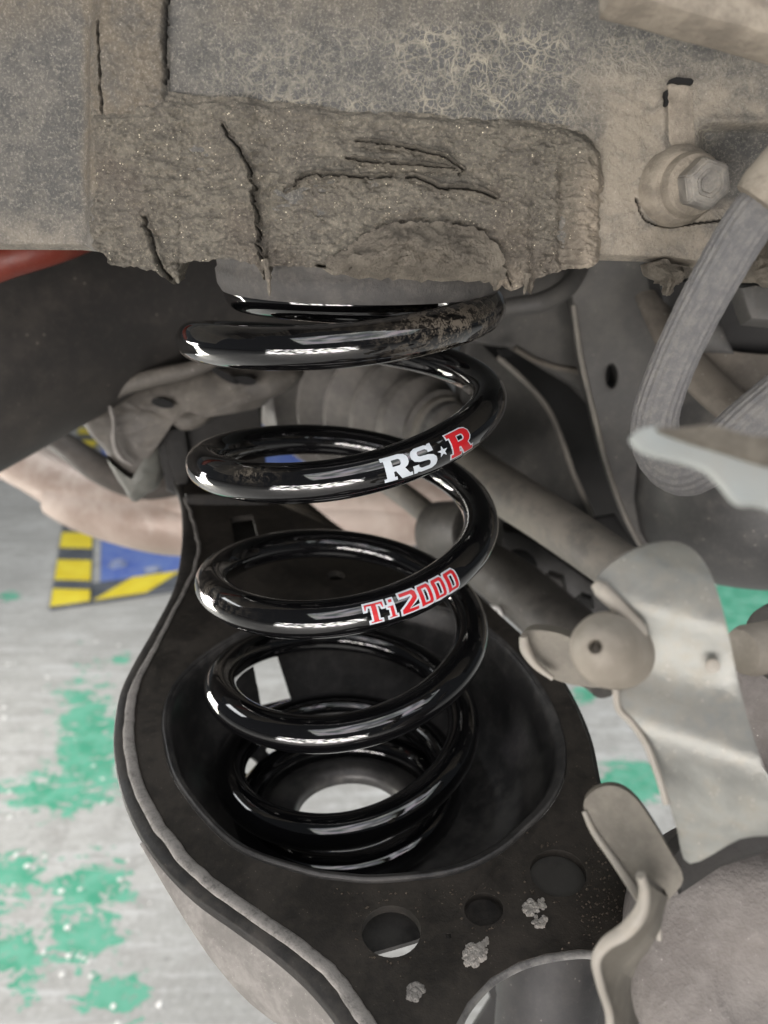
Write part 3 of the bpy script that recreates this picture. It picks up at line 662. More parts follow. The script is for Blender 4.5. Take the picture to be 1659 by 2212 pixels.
def helix(a):
    a = np.asarray(a, float); z = cubic(a, ka, kz); r = cubic(a, ka, kr); t = np.radians(a)
    return np.stack([AX.x + r * np.cos(t), AX.y + r * np.sin(t), HC + z], -1)
path = helix(ang)
SEG = 40
T = np.gradient(path, axis=0); T /= np.linalg.norm(T, axis=1)[:, None]
rad_dir = path - np.array([AX.x, AX.y, 0]); rad_dir[:, 2] = 0
rad_dir -= T * (rad_dir * T).sum(1)[:, None]; rad_dir /= np.linalg.norm(rad_dir, axis=1)[:, None]
Bn = np.cross(rad_dir, T); Bn *= np.sign(Bn[:, 2])[:, None]
wr = np.full(len(ang), WR); wr[:4] *= [.55, .85, .96, 1]; wr[-4:] *= [1, .96, .85, .55]
V = []; F = []; D = []
for i in range(len(ang)):
    for k in range(SEG):
        t = 2 * math.pi * k / SEG
        V.append(path[i] + wr[i] * (math.cos(t) * rad_dir[i] + math.sin(t) * Bn[i]))
        a = ang[i]; d = .0
        d += .95 * math.exp(-((a + 45) / 24) ** 2) * (.75 + .25 * math.sin(t))
        d += .75 * math.exp(-((a + 530) / 9) ** 2) * max(0, math.sin(t + .4))
        d += .45 * math.exp(-((a + 478) / 8) ** 2) * math.exp(-((t - .7) / .4) ** 2)
        d += .40 * math.exp(-((a + 866) / 18) ** 2) * math.exp(-((t - .7) / .6) ** 2)
        D.append(min(d, 1))
for i in range(len(ang) - 1):
    for k in range(SEG):
        k2 = (k + 1) % SEG; F.append((i * SEG + k, (i + 1) * SEG + k, (i + 1) * SEG + k2, i * SEG + k2))
F.append(tuple(range(SEG))); F.append(tuple((len(ang) - 1) * SEG + k for k in range(SEG))[::-1])
spring = root_at('coil_spring', (AX.x, AX.y, HC - .228), 'glossy black coil spring with red and white lettering seated in the black arm', 'coil spring')
mesh_obj('spring_wire', V, F, M['spring'], spring, None, 60, {'dirt': D})

# lettering wrapped on the wire -------------------------------------------------
def off(poly, d):
    n = len(poly); A = sum(poly[i][0] * poly[(i + 1) % n][1] - poly[(i + 1) % n][0] * poly[i][1] for i in range(n)); s = 1 if A > 0 else -1
    out = []
    for i in range(n):
        p0, p1, p2 = Vector(poly[i - 1]), Vector(poly[i]), Vector(poly[(i + 1) % n])
        e1 = (p1 - p0).normalized(); e2 = (p2 - p1).normalized(); n1 = Vector((e1.y, -e1.x)) * s; n2 = Vector((e2.y, -e2.x)) * s
        b = n1 + n2; b = b / max(.55, b.length_squared / 2) if b.length > 1e-6 else n1
        out.append(tuple(p1 + b * d))
    return out
GL = {
 'R': ([(0, 0), (.46, 0), (.46, .15), (.37, .15), (.37, .37), (.45, .37), (.62, .0), (1.02, 0), (1.02, .15), (.92, .15), (.78, .41), (.90, .48), (.96, .60), (.96, .80), (.87, .94), (.70, 1), (0, 1), (0, .85), (.1, .85), (.1, .15), (0, .15)], [[(.37, .56), (.62, .56), (.68, .62), (.68, .76), (.62, .82), (.37, .82)]]),
 'S': ([(.02, .34), (.02, 0), (.15, 0), (.18, .05), (.3, 0), (.75, 0), (.92, .1), (.99, .25), (.99, .40), (.89, .53), (.7, .60), (.36, .63), (.29, .68), (.29, .78), (.35, .84), (.64, .84), (.71, .78), (.71, .68), (.93, .68), (.93, 1), (.8, 1), (.77, .95), (.66, 1), (.26, 1), (.10, .92), (.03, .80), (.03, .64), (.12, .50), (.3, .43), (.64, .40), (.71, .35), (.71, .24), (.65, .17), (.33, .17), (.25, .25), (.25, .34)], []),
 '*': ([(.5 + (.5 if k % 2 == 0 else .2) * math.sin(k * math.pi / 5), .5 + (.5 if k % 2 == 0 else .2) * math.cos(k * math.pi / 5)) for k in range(10)], []),
 '2': ([(0, 0), (.95, 0), (.95, .2), (.42, .2), (.92, .5), (.99, .62), (.99, .86), (.87, 1), (.04, 1), (.04, .79), (.64, .79), (.69, .74), (.69, .67), (.0, .25)], []),
 '0': ([(0, 0), (.36, 0), (.36, .0), (.9, 0), (1, .12), (1, .86), (.87, 1), (.10, 1), (0, .88)], [[(.36, .2), (.66, .2), (.68, .24), (.68, .76), (.64, .8), (.36, .8)]]),
 'T': ([(.2, 0), (.8, 0), (.8, .11), (.65, .13), (.65, .85), (.84, .85), (.9, .66), (1, .66), (1, 1), (0, 1), (0, .66), (.1, .66), (.16, .85), (.35, .85), (.35, .13), (.2, .11)], []),
 'i': ([(.08, 0), (.92, 0), (.92, .1), (.74, .12), (.74, .66), (.1, .66), (.1, .56), (.32, .54), (.32, .12), (.08, .1)], []),
 'dot': ([(.3, .78), (.74, .78), (.74, .99), (.3, .99)], [])}
def wrap(name, loops, mat, parent, lift_, s2a, phi0, hh):
    """loops in metres along / across the wire -> thin vinyl on the tube surface"""
    L = [[Vector((x, y, 0)) for x, y in lp] for lp in loops]
    bm = bmesh.new(); fl_ = [q for lp in L for q in lp]; vv = [bm.verts.new(q) for q in fl_]
    for t in geometry.tessellate_polygon(L):
        try: bm.faces.new([vv[i] for i in t])
        except ValueError: pass
    xs = [q.x for q in fl_]; ys = [q.y for q in fl_]
    for ax, lo, hi, st in ((0, min(xs), max(xs), .0012), (1, min(ys), max(ys), .0007)):
        c = lo + st
        while c < hi:
            bmesh.ops.bisect_plane(bm, geom=bm.verts[:] + bm.edges[:] + bm.faces[:], plane_co=(c, 0, 0) if ax == 0 else (0, c, 0), plane_no=(1, 0, 0) if ax == 0 else (0, 1, 0)); c += st
    bmesh.ops.recalc_face_normals(bm, faces=bm.faces)
    if bm.faces and sum(f_.normal.z for f_ in bm.faces) < 0: bmesh.ops.reverse_faces(bm, faces=bm.faces)
    r = bmesh.ops.extrude_face_region(bm, geom=bm.faces[:])
    for g in r['geom']:
        if isinstance(g, bmesh.types.BMVert): g.co.z += .00006
    for v in bm.verts:
        a = s2a(v.co.x); p = helix(np.array([a]))[0]; q = helix(np.array([a + .5]))[0]
        tt = q - p; tt /= np.linalg.norm(tt)
        rd = p - np.array([AX.x, AX.y, 0]); rd[2] = 0; rd -= tt * rd.dot(tt); rd /= np.linalg.norm(rd)
        bn = np.cross(rd, tt); bn = bn * np.sign(bn[2])
        ph = phi0 + v.co.y / WR; R = WR + lift_ + v.co.z
        v.co = Vector(p + R * (math.cos(ph) * rd + math.sin(ph) * bn))
    return bm_obj(name, bm, mat, parent, None, 60)
def place(poly, x, w, h): return [(x + px * w, (py - .5) * h) for px, py in poly]
RO = .0535 + WR
def arc(a0): return lambda s: a0 + math.degrees(s / RO)
def sticker(glyphs, a0, phi0, h, label, outline_w, thin=0):
    st = None
    for ch, x, w, col, hs, dy in glyphs:
        out, hol = GL[ch]
        loops = [[(px, py + dy) for px, py in place(out, x, w, h * hs)]] + [[(px, py + dy) for px, py in place(q, x, w, h * hs)] for q in hol]
        if col == 'w':
            o = wrap('letter', loops, M['white_vinyl'], spring, .00008, arc(a0), phi0, h)
        else:
            ol = [off(loops[0], outline_w)] + [off(q, -outline_w * .8) for q in loops[1:]]
            if thin: loops = [off(loops[0], -thin)] + [off(q, thin) for q in loops[1:]]
            o = wrap('letter_border', ol, M['white_vinyl'], spring, .00008, arc(a0), phi0, h)
            wrap('letter', loops, M['red_vinyl'], o, .0002, arc(a0), phi0, h)
# "RS*R" on the third turn, "Ti2000" on the fourth
sticker([('R', .0003, .0092, 'w', 1, 0), ('S', .0099, .0088, 'w', 1, 0), ('*', .0192, .0040, 'w', .46, -.0002), ('R', .0242, .0094, 'r', 1.02, 0)], -360 - 75.8, math.radians(11), .0080, '', .00045)
sticker([('T', 0, .0068, 'r', .86, -.0001), ('i', .0074, .0036, 'r', .84, -.0001), ('dot', .0074, .0036, 'r', .84, -.0001), ('2', .0123, .0066, 'r', .96, 0), ('0', .0194, .0050, 'r', .96, 0), ('0', .0250, .0050, 'r', .96, 0), ('0', .0306, .0052, 'r', .96, 0)], -720 - 81.0, math.radians(19), .0077, '', .00045, .00022)

# upper spring perch (grey cup squeezed between rail and spring)
perch = root_at('spring_perch', (AX.x + .003, AX.y, HC - .004), 'dusty grey upper spring seat pressed against the rail above the spring', 'spring seat')
pc = Vector((-.0085, AX.y - .002, HC + .0030))
lathe('cup', [(.0105, .044), (.012, .0500), (.0100, .0522), (.0080, .0518), (.0070, .0506), (.0010, .0500), (.0, .0508), (-.0045, .0504), (-.0070, .0490), (-.0066, .045), (-.003, .043)], pc, Vector((.015, -.085, 1)), M['perch'], perch, 72, 50)
lathe('rubber_ring', [(-.002, .046), (-.0050, .0445), (-.0062, .042), (-.004, .040), (.002, .030)], pc + Vector((0, 0, -.001)), Vector((.015, -.085, 1)), M['drum'], perch, 60, 50)

# ------------------------------------------------------------------ lower control arm with its spring bowl
PA = plane((0, 0, HC - .233), (0, -.217, 1))
arm = root_at('control_arm', tuple(PP(780, 1650, PA) - Vector((0, 0, .06))), 'black stamped steel control arm with a deep bowl holding the spring', 'control arm')
outer_l = [(340, 915), (350, 960), (362, 1005), (385, 1070), (392, 1125), (389, 1190), (373, 1270), (330, 1355), (287, 1430), (257, 1495), (244, 1570), (246, 1640), (264, 1720), (302, 1800), (352, 1868), (420, 1933), (500, 1990), (580, 2048), (650, 2108), (706, 2170), (745, 2230), (790, 2320)]
bead_l = [(400, 1078), (412, 1110), (424, 1150), (429, 1190), (418, 1235), (392, 1290), (345, 1380), (306, 1455), (284, 1520), (279, 1590), (294, 1680), (332, 1765), (392, 1848), (462, 1915), (558, 1985), (646, 2046), (724, 2116), (786, 2200), (840, 2300)]
inner = [(352, 1600), (353, 1530), (380, 1470), (445, 1410), (560, 1345), (700, 1312), (850, 1300), (990, 1322), (1098, 1392), (1175, 1488), (1218, 1585), (1222, 1670), (1192, 1738), (1142, 1792), (1075, 1848), (980, 1890), (829, 1908), (740, 1904), (650, 1888), (500, 1830), (385, 1702)]
inner_s = closed_catmull(inner, 6)
right_o = [(955, 2340), (970, 2270), (985, 2212), (1010, 2165), (1060, 2112), (1120, 2078), (1180, 2060), (1250, 2051), (1300, 2054), (1350, 2040), (1385, 1990), (1372, 1930), (1345, 1860), (1312, 1780), (1290, 1690), (1272, 1600), (1243, 1525), (1200, 1450), (1140, 1385), (1085, 1335), (1030, 1285), (950, 1235), (860, 1195), (740, 1150), (640, 1105), (575, 1075), (560, 1010), (556, 960), (545, 920), (500, 890), (420, 880), (360, 890)]
top_in = [tuple(p) for p in catmull(np.array([(u, v, 0) for u, v in bead_l]), 4)[:, :2]]
plate_out = [(376, 915), (384, 960), (392, 1030)] + top_in + right_o
rect1 = [(497, 1118), (545, 1112), (562, 1180), (510, 1190)]
holes = [inner_s, circ(845, 2012, 64, 56), circ(1045, 1964, 42, 36), circ(1206, 1886, 62, 50, rot=.3), circ(725, 1243, 19, 10), [(964, 2017), (973, 2016), (974, 2026), (965, 2028)], rect1]
slab('arm_plate', plate_out, PA, .0035, M['armplate'], arm, holes, .0007)
# outer lip: slopes down and out from the bead
ol = catmull(np.array([(u, v, 0) for u, v in outer_l]), 8)[:, :2]
il = catmull(np.array([(u, v, 0) for u, v in [(376, 915), (384, 960), (392, 1030)] + bead_l]), 8)[:, :2]
def resample(a, n):
    d = np.r_[0, np.cumsum(np.hypot(*np.diff(a, axis=0).T))]; s = np.linspace(0, d[-1], n)
    return np.stack([np.interp(s, d, a[:, 0]), np.interp(s, d, a[:, 1])], 1)
def match(a, b, n):                                # pair points of b with the nearest of a, monotone
    a = resample(a, n); b = resample(b, n); return a, b
oA, iA = match(ol, il, 150)
nPA = PA[1]
prof = [(0.0, .0002), (.12, .0004), (.55, -.0002), (.90, -.0008), (.97, -.0012), (1.0, -.0022), (.985, -.0052), (.9, -.005)]
V = []; F = []
for i in range(150):
    a = PP(*iA[i], PA); b_ = PP(*oA[i], PA)
    for s, d in prof: V.append(a + (b_ - a) * s + nPA * d)
k = len(prof)
for i in range(149):
    for j in range(k - 1): F.append((i * k + j, i * k + j + 1, (i + 1) * k + j + 1, (i + 1) * k + j))
mesh_obj('outer_lip', V, F, M['arm'], arm, None, 60)
# dust packed weld bead
bp = catmull(np.array([tuple(PP(u, v, PA) + nPA * .0006) for u, v in bead_l]), 10)
s_ = np.linspace(0, 1, len(bp))
br = .0010 + .0012 * sstep(.28, .5, s_) + .0003 * (fbm(s_ * 60, s_ * 0, 3, 3) - .5)
off_ = .0011 * (fbm(s_ * 40, s_ * 0 + 3, 3, 13) - .5)
bp = bp + np.stack([off_, off_, off_ * 0], 1)
tube('weld_bead', bp, br, M['bead'], arm, 12, flat=.4, ang=70)
# dusty outer shell of the bowl under the lip
i0, i1 = 84, 149
V = []; F = []; rows = 12; cnt = 0
for i in range(i0, i1):
    a = PP(*oA[i], PA) * .72 + PP(*iA[i], PA) * .28; x = (i - i0) / (i1 - 1 - i0)
    out = (PP(*oA[i], PA) - PP(*iA[i], PA)).normalized()
    dep = .036 * sstep(.02, .40, np.array(x)) ** .8 * (1 - .45 * float(sstep(.55, 1.0, np.array(x)))) + .004
    for r in range(rows):
        s = r / (rows - 1)
        V.append(a + Vector((0, 0, -.003 - dep * s)) + out * (.004 * math.sin(s * 2.6) - .010 * s ** 2.5)); cnt += 1
n_ = i1 - i0
for i in range(n_ - 1):
    for r in range(rows - 1): F.append((i * rows + r, i * rows + r + 1, (i + 1) * rows + r + 1, (i + 1) * rows + r))
mesh_obj('bowl_skirt', V, F, M['skirt'], arm, None, 60)
# bowl: walls and floor with the drain hole, windows cut through
m = len(inner_s); rim = [PP(u, v, PA) for u, v in inner_s]
c3 = Vector((AX.x, AX.y, HC - .228))
profile = [(0, 0), (.015, .012), (.035, .05), (.06, .25), (.10, .42), (.15, .58), (.21, .72), (.29, .84), (.40, .93), (.52, .985), (.58, 1.0)]
fine_p = catmull(np.array([(a, b_, 0) for a, b_ in profile]), 5)[:, :2]
V = []; F = []; rr = []
r_in = .0262
angs = [math.atan2(q.y - c3.y, q.x - c3.x) for q in rim]
for s, d in fine_p:
    for q, a in zip(rim, angs):
        R0 = math.hypot(q.x - c3.x, q.y - c3.y)
        R = R0 * (1 - s / .58) + .043 * (s / .58)
        z = q.z * (1 - d) + (HC - .229) * d
        V.append(Vector((c3.x + R * math.cos(a), c3.y + R * math.sin(a), z)))
ring2 = [(.040, -.229), (.036, -.2275), (.032, -.2262), (.0285, -.2262), (r_in, -.2275), (r_in - .0006, -.232)]
for R, z in ring2:
    for a in angs: V.append(Vector((c3.x + R * math.cos(a), c3.y + R * math.sin(a), HC + z)))
rows = len(fine_p) + len(ring2)
def inpoly(u, v, poly):
    c = False; n = len(poly)
    for i in range(n):
        x0, y0 = poly[i]; x1, y1 = poly[i - 1]
        if (y0 > v) != (y1 > v) and u < (x1 - x0) * (v - y0) / (y1 - y0) + x0: c = not c
    return c
win = [[(537, 1408), (590, 1393), (627, 1508), (560, 1524)], circ(529, 1655, 25, 19, 20), circ(598, 1622, 28, 12, 20)]
uu, vv = uv_of(V)
for j in range(rows - 1):
    for k_ in range(m):
        k2 = (k_ + 1) % m; q = (j * m + k_, (j + 1) * m + k_, (j + 1) * m + k2, j * m + k2)
        F.append(q)
# finer cells where a window is cut
V2 = [np.array(v) for v in V]; F2 = []
for q in F:
    cu = sum(uu[i] for i in q) / 4; cv = sum(vv[i] for i in q) / 4
    far = all(V[i].y > AX.y - .03 for i in q)
    near = far and any(min(p[0] for p in w) - 40 < cu < max(p[0] for p in w) + 40 and min(p[1] for p in w) - 40 < cv < max(p[1] for p in w) + 40 for w in win)
    if not near: F2.append(q); continue
    n = 18; base = len(V2); a, b_, c_, d_ = [np.array(V[i]) for i in q]
    for y in range(n + 1):
        for x in range(n + 1):
            s, t = x / n, y / n; V2.append((a * (1 - s) + d_ * s) * (1 - t) + (b_ * (1 - s) + c_ * s) * t)
    sub = np.array(V2[base:]); su, sv = uv_of(sub)
    for y in range(n):
        for x in range(n):
            id_ = [y * (n + 1) + x, (y + 1) * (n + 1) + x, (y + 1) * (n + 1) + x + 1, y * (n + 1) + x + 1]
            mu = su[id_].mean(); mv = sv[id_].mean()
            if any(inpoly(mu, mv, w) for w in win): continue
            F2.append(tuple(base + i for i in id_))
bowl = mesh_obj('bowl', V2, F2, M['bowl'], arm, None, 60)
bmm = bmesh.new(); bmm.from_mesh(bowl.data); bmesh.ops.remove_doubles(bmm, verts=bmm.verts[:], dist=.00002); bmesh.ops.recalc_face_normals(bmm, faces=bmm.faces); bmm.to_mesh(bowl.data); bmm.free(); smooth(bowl.data, 60)
sol = bowl.modifiers.new('thickness', 'SOLIDIFY'); sol.thickness = .002; sol.offset = -1
# cut-out arc with scraped edge, right flange wall, deep pockets under the plate
arc_p = catmull(np.array([tuple(PP(u, v, PA) + nPA * .0001 - nPA * .0017) for u, v in right_o[1:9]]), 6)
tube('cut_edge', arc_p, .0019, M['edge'], arm, 10, flat=.7)
rp = catmull(np.array([(u, v, 0) for u, v in right_o[9:21]]), 5)[:, :2]
V = []; F = []
for (u, v) in rp:
    a = PP(u, v, PA)
    for s, o_ in ((0, 0), (.001, .0016), (.006, .0024), (.02, .0028), (.032, .001)): V.append(a + Vector((o_, 0, -s)))
for i in range(len(rp) - 1):
    for r in range(4): F.append((i * 5 + r, i * 5 + r + 1, (i + 1) * 5 + r + 1, (i + 1) * 5 + r))
mesh_obj('outer_wall', V, F, M['arm'], arm, None, 60)
for (u, v, r) in [(1045, 1964, .0078), (1206, 1886, .0115)]:
    c = PP(u, v, PA)
    lathe('pocket', [(-.0005, r + .0022), (-.0005, r + .0002), (-.014, r - .0004), (-.0155, r - .002), (-.016, .0001)], c - nPA * .0032, nPA, M['armgrey'] if u > 1100 else M['arm'], arm, 32)
# neck: upright cheeks and cross rib at the inboard end
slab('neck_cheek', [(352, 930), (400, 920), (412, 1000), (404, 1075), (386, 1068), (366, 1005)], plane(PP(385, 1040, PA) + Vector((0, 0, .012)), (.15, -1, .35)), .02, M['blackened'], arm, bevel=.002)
slab('cross_rib', [(398, 1066), (560, 1062), (585, 1090), (560, 1106), (404, 1098)], plane(PP(480, 1085, PA) + Vector((0, 0, .006)), (0, -1, .5)), .02, M['arm'], arm, bevel=.002)
slab('neck_web', [(330, 930), (420, 890), (560, 860), (575, 1000), (560, 1075), (400, 1080), (360, 1060)], plane(PP(520, 1060, PA) + Vector((0, .03, .02)), (.2, -1, .3)), .02, M['blackened'], arm, bevel=.002)  # black backing plate added for the dark behind the neck

slab('inner_web', [(700, 1940), (930, 1940), (940, 2010), (900, 2030), (850, 2045), (790, 2062), (700, 2080)], plane(PP(845, 2010, PA) - nPA * .016, nPA), .002, M['bowl'], arm)
slab('hole_dark_backing', [(470, 1100), (580, 1090), (600, 1200), (800, 1210), (820, 1270), (600, 1290), (500, 1220)], plane(PP(640, 1190, PA) - nPA * .012, nPA), .002, M['blackened'], arm)  # black sheet added below so the holes above it look dark
# grit clumps lying on the arm plate
def clump(u, v, r, n, label, seed):
    """crumbly lump: overlapping knobs, crusted by noise, flattened onto the plate"""
    rnd = random.Random(seed); bm = bmesh.new(); c = PP(u, v, PA)
    ex_ = nPA.orthogonal().normalized(); ey_ = nPA.cross(ex_)
    for k in range(n * 3):
        t = rnd.uniform(0, 6.28); q = rnd.uniform(0, 1) ** .7 * r * .8; rr_ = r * rnd.uniform(.13, .30)
        p = c + ex_ * q * math.cos(t) + ey_ * q * math.sin(t) * .75 + nPA * rr_ * .25
        g = bmesh.ops.create_icosphere(bm, subdivisions=3, radius=1)
        o3 = rnd.uniform(0, 90)
        for w in g['verts']:
            d = w.co.copy(); k_ = 1 + .9 * (float(fbm(np.array(d.x * 2.2 + o3), np.array(d.y * 2.2 + d.z * 3.1), 4, seed)) - .5)
            w.co = p + (ex_ * d.x + ey_ * d.y * rnd.uniform(.96, 1.04) + nPA * d.z * .65) * rr_ * k_
    return tag(bm_obj('grit_clump', bm, M['grit'], None, None, 30), label, 'dirt', 'grit clumps lying on the arm plate')
clump(1145, 1962, .0034, 16, 'pale grit clump beside the largest right hole, left end of the hooked crumb', 3).data
g2 = clump(1165, 1992, .0030, 12, 'lower tail of the hooked pale crumb below the right round hole', 4)
clump(1168, 1955, .0026, 9, 'top bit of the hooked pale crumb nearest the right round hole', 6)
clump(1025, 2064, .0045, 26, 'round pale grit clump midway between the small hole and the arc cut-out', 5)
clump(1046, 2037, .0020, 8, 'tiny pale crumb just above the round grit clump', 9)
g3 = clump(898, 2143, .0034, 18, 'dull grey grit clump on the bottom of the arm plate under the largest hole', 12)
g3.data.materials[0] = M['bead']

# rust and dirt crumbs packed along the outer edge of the plate and around the holes
rnd = random.Random(21); V = []; F = []
spots = [(1300 + rnd.gauss(0, 34), 1960 + rnd.gauss(0, 55)) for _ in range(150)] + [(1290 + rnd.gauss(0, 14), 1800 + rnd.gauss(0, 90)) for _ in range(70)]
for (cu_, cv_, r_) in [(845, 2012, 74), (1045, 1964, 50), (1206, 1886, 70)]:
    for _ in range(26):
        t = rnd.uniform(0, 6.28); spots.append((cu_ + r_ * math.cos(t) * rnd.uniform(1, 1.12), cv_ + r_ * .86 * math.sin(t) * rnd.uniform(1, 1.12)))
spots += [(1135 + k * 5 + rnd.gauss(0, 3), 1800 - k * 7 + rnd.gauss(0, 4)) for k in range(12)] + [(rnd.uniform(700, 1150), 1915 - abs(rnd.gauss(0, 5)) + 18 - ((u_ := rnd.uniform(700, 1150)) - 800) ** 2 / 1e9) for _ in range(30)]
hp = [circ(845, 2012, 64, 56), circ(1045, 1964, 42, 36), circ(1206, 1886, 62, 50), inner_s]
for (u, v) in spots:
    if not inpoly(u, v, plate_out) or any(inpoly(u, v, h_) for h_ in hp): continue
    c = PP(u, v, PA) + nPA * .0002; r = rnd.uniform(.0002, .0006); b0 = len(V)
    for i in range(6):
        d = Vector(((1, 0, 0), (-1, 0, 0), (0, 1, 0), (0, -1, 0), (0, 0, 1), (0, 0, -1))[i]); V.append(c + d * r * rnd.uniform(.6, 1.2))
    for f_ in ((0, 2, 4), (2, 1, 4), (1, 3, 4), (3, 0, 4), (2, 0, 5), (1, 2, 5), (3, 1, 5), (0, 3, 5)): F.append(tuple(b0 + i for i in f_))
cr = mesh_obj('rust_crumbs', V, F, M['crumb'], arm, None, 20); cr['kind'] = 'stuff'

# ------------------------------------------------------------------ left background: tube, red pipe, stamped bracket, exhaust shell
def ptube(pts, rads, n=10):
    """pts (u, v, y) on the tube's axis; rads in metres"""
    p = catmull(np.array([tuple(PY(*q)) for q in pts]), n); r = catmull(np.array([(x, 0, 0) for x in rads]), n)[:, 0]
    return p, r
p, r = ptube([(-420, 985, .40), (-100, 820, .45), (300, 640, .53), (700, 560, .62), (1000, 540, .70)], [.056, .058, .058, .056, .055])
o = tube('crossmember_tube', p, r, M['blacktube'], None, 64, ang=60)
tag(o, 'large matte black tube slanting behind the left side of the spring under the rail', 'tube')
p, r = ptube([(-120, 610, .36), (0, 566, .365), (90, 540, .37), (160, 520, .38), (260, 480, .40)], [.0085, .0082, .0078, .007, .006])
o = tube('red_pipe', p, r, M['red'], None, 24); tag(o, 'faded red painted pipe peeking out between the rail and the black tube', 'pipe')

brk = root_at('subframe_bracket', tuple(PY(320, 1060, .50)), 'grey brown stamped bracket with oval holes hanging under the black tube', 'bracket')
lump('bracket_plate', [(236, 862), (262, 846), (330, 826), (450, 798), (560, 786), (652, 800), (632, 838), (592, 858), (562, 880), (520, 882), (480, 888), (445, 914), (405, 924), (372, 912), (345, 940), (322, 985), (300, 1030), (276, 1040), (250, 1014), (222, 968), (190, 932), (180, 898)], .50, .016, M['stamp'], brk, seed=3, amp=.16)
lump('bracket_ear', [(232, 985), (262, 1020), (300, 1022), (340, 955), (352, 1000), (340, 1052), (318, 1066), (292, 1084), (272, 1056), (250, 1022)], .496, .012, M['galvdull'], brk, seed=4, amp=.12)
lump('bracket_boss', [(368, 905), (392, 886), (430, 880), (462, 884), (452, 908), (424, 926), (392, 928)], .492, .010, M['stamp'], brk, seed=6, amp=.1)
p, r = ptube([(234, 864, .482), (262, 838, .480), (330, 816, .480), (420, 796, .482), (480, 772, .486)], [.0035, .005, .0055, .005, .0035])
tube('top_lip', p, r, M['stamp'], brk, 16, flat=1)
p, r = ptube([(228, 862, .482), (240, 885, .480), (246, 915, .480), (246, 950, .479), (258, 985, .480), (286, 1004, .482)], [.0008, .0013, .0012, .0016, .0018, .001])
tube('worn_edge', p, r, M['skirt'], brk, 10)
for (u, v, ru, rot) in [(352, 871, .0065, -.15), (486, 812, .0085, -.45), (530, 822, .0062, -.1)]:
    c = PY(u, v, .4835)
    V, F = lathe_geo([(.001, ru + .0007), (-.0006, ru), (-.003, ru * .8), (-.0032, 0)], (0, 0, 0), (0, -1, 0), 28)
    cr, sr = math.cos(rot), math.sin(rot)
    V = [c + Vector((q.x * cr + q.z * .42 * sr, q.y, -q.x * sr * -1 * .9 * 0 - q.x * sr * -1 + q.z * .42 * cr)) for q in [Vector((w.x, w.y, w.z)) for w in V]]
    mesh_obj('oval_hole', V, F, M['slot'], brk, None, 40)
p, r = ptube([(500, 860, .54), (505, 920, .55), (515, 1000, .55)], [.022, .02, .02]); tube('bush_sleeve', p, r, M['stamp'], brk, 28)
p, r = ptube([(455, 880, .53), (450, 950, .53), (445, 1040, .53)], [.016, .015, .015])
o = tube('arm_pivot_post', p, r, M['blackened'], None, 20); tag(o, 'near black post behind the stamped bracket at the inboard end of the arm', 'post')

ex_root = root_at('exhaust_shell', tuple(PY(500, 1200, .85)), 'pinkish dusty exhaust muffler shell far behind the spring', 'exhaust muffler')
p, r = ptube([(-500, 820, .98), (-80, 945, .92), (60, 1008, .90), (200, 1066, .88), (420, 1095, .86), (700, 1085, .86), (1000, 1075, .88), (1150, 1060, .90)], [.025, .025, .028, .036, .046, .044, .044, .03], 8)
tube('muffler_body', p, r, M['muffler'], ex_root, 40, ang=60)
p2 = p[int(len(p) * .36):int(len(p) * .86)] + np.array([0, -.004, -.012]); tube('seam', p2, np.interp(np.linspace(0, 1, len(p2)), [0, .35, 1], [.030, .046, .041]), M['muffler'], ex_root, 36)
p, r = ptube([(40, 905, .80), (130, 955, .78), (220, 1015, .76), (310, 1050, .76), (420, 1040, .78)], [.012, .013, .015, .014, .012])
tube('tail_pipe', p, r, M['pipe'], ex_root, 20)
p, r = ptube([(660, 800, .80), (700, 850, .80), (718, 900, .80), (722, 960, .82)], [.010, .010, .009, .009])
o = tube('rusty_strap', p, r, M['orange'], None, 16, flat=.5); tag(o, 'rusty orange strap between the bracket and the ribbed boot', 'strap')
o = slab('heat_shield', [(560, 850), (760, 800), (780, 960), (700, 955), (640, 930), (560, 900)], plane(PY(660, 900, .95), (0, -1, .1)), .003, M['muffler'], None, bevel=.001)
tag(o, 'pale pinkish heat shield sheet seen between bracket and ribbed boot', 'heat shield')

# ------------------------------------------------------------------ drive shaft with bellows boot
a0 = PY(742, 842, .62); a1 = PY(948, 930, .52); axd = (a1 - a0).normalized(); Lb = (a1 - a0).length
prof = [(-.06, .058), (-.012, .060), (-.010, .066), (0, .066)]
nr = 5
for k in range(nr):
    s0 = Lb * k / nr; rb = .066 - (.066 - .026) * (k / nr)
    prof += [(s0 + Lb / nr * .10, rb * 1.0), (s0 + Lb / nr * .22, rb * .99), (s0 + Lb / nr * .34, rb * .90), (s0 + Lb / nr * .62, rb * .70), (s0 + Lb / nr * .80, rb * .70), (s0 + Lb / nr * .93, rb * .82)]
prof += [(Lb, .024), (Lb + .004, .021), (Lb + .012, .021), (Lb + .016, .017)]
ds = root_at('drive_shaft', tuple(a1), 'dusty grey drive shaft with a ribbed rubber boot behind the spring', 'drive shaft')
lathe('bellows_boot', prof, a0, axd, M['boot'], ds, 72, 30)
lathe('boot_clamp', [(0, .0217), (.007, .0217), (.0075, .021)], a1 + axd * .004, axd, M['edge'], ds, 48)
p, r = ptube([(930, 935, .53), (1020, 1015, .46), (1190, 1125, .40), (1345, 1232, .355), (1450, 1310, .33)], [.0158, .0148, .0136, .0128, .0126])
tube('shaft_bar', p, r, M['shaft'], ds, 40)

lathe('joint_ring', [(0, .0235), (.002, .0245), (.006, .0240), (.007, .0215)], a1 - axd * .002, axd, M['shaft'], ds, 48)
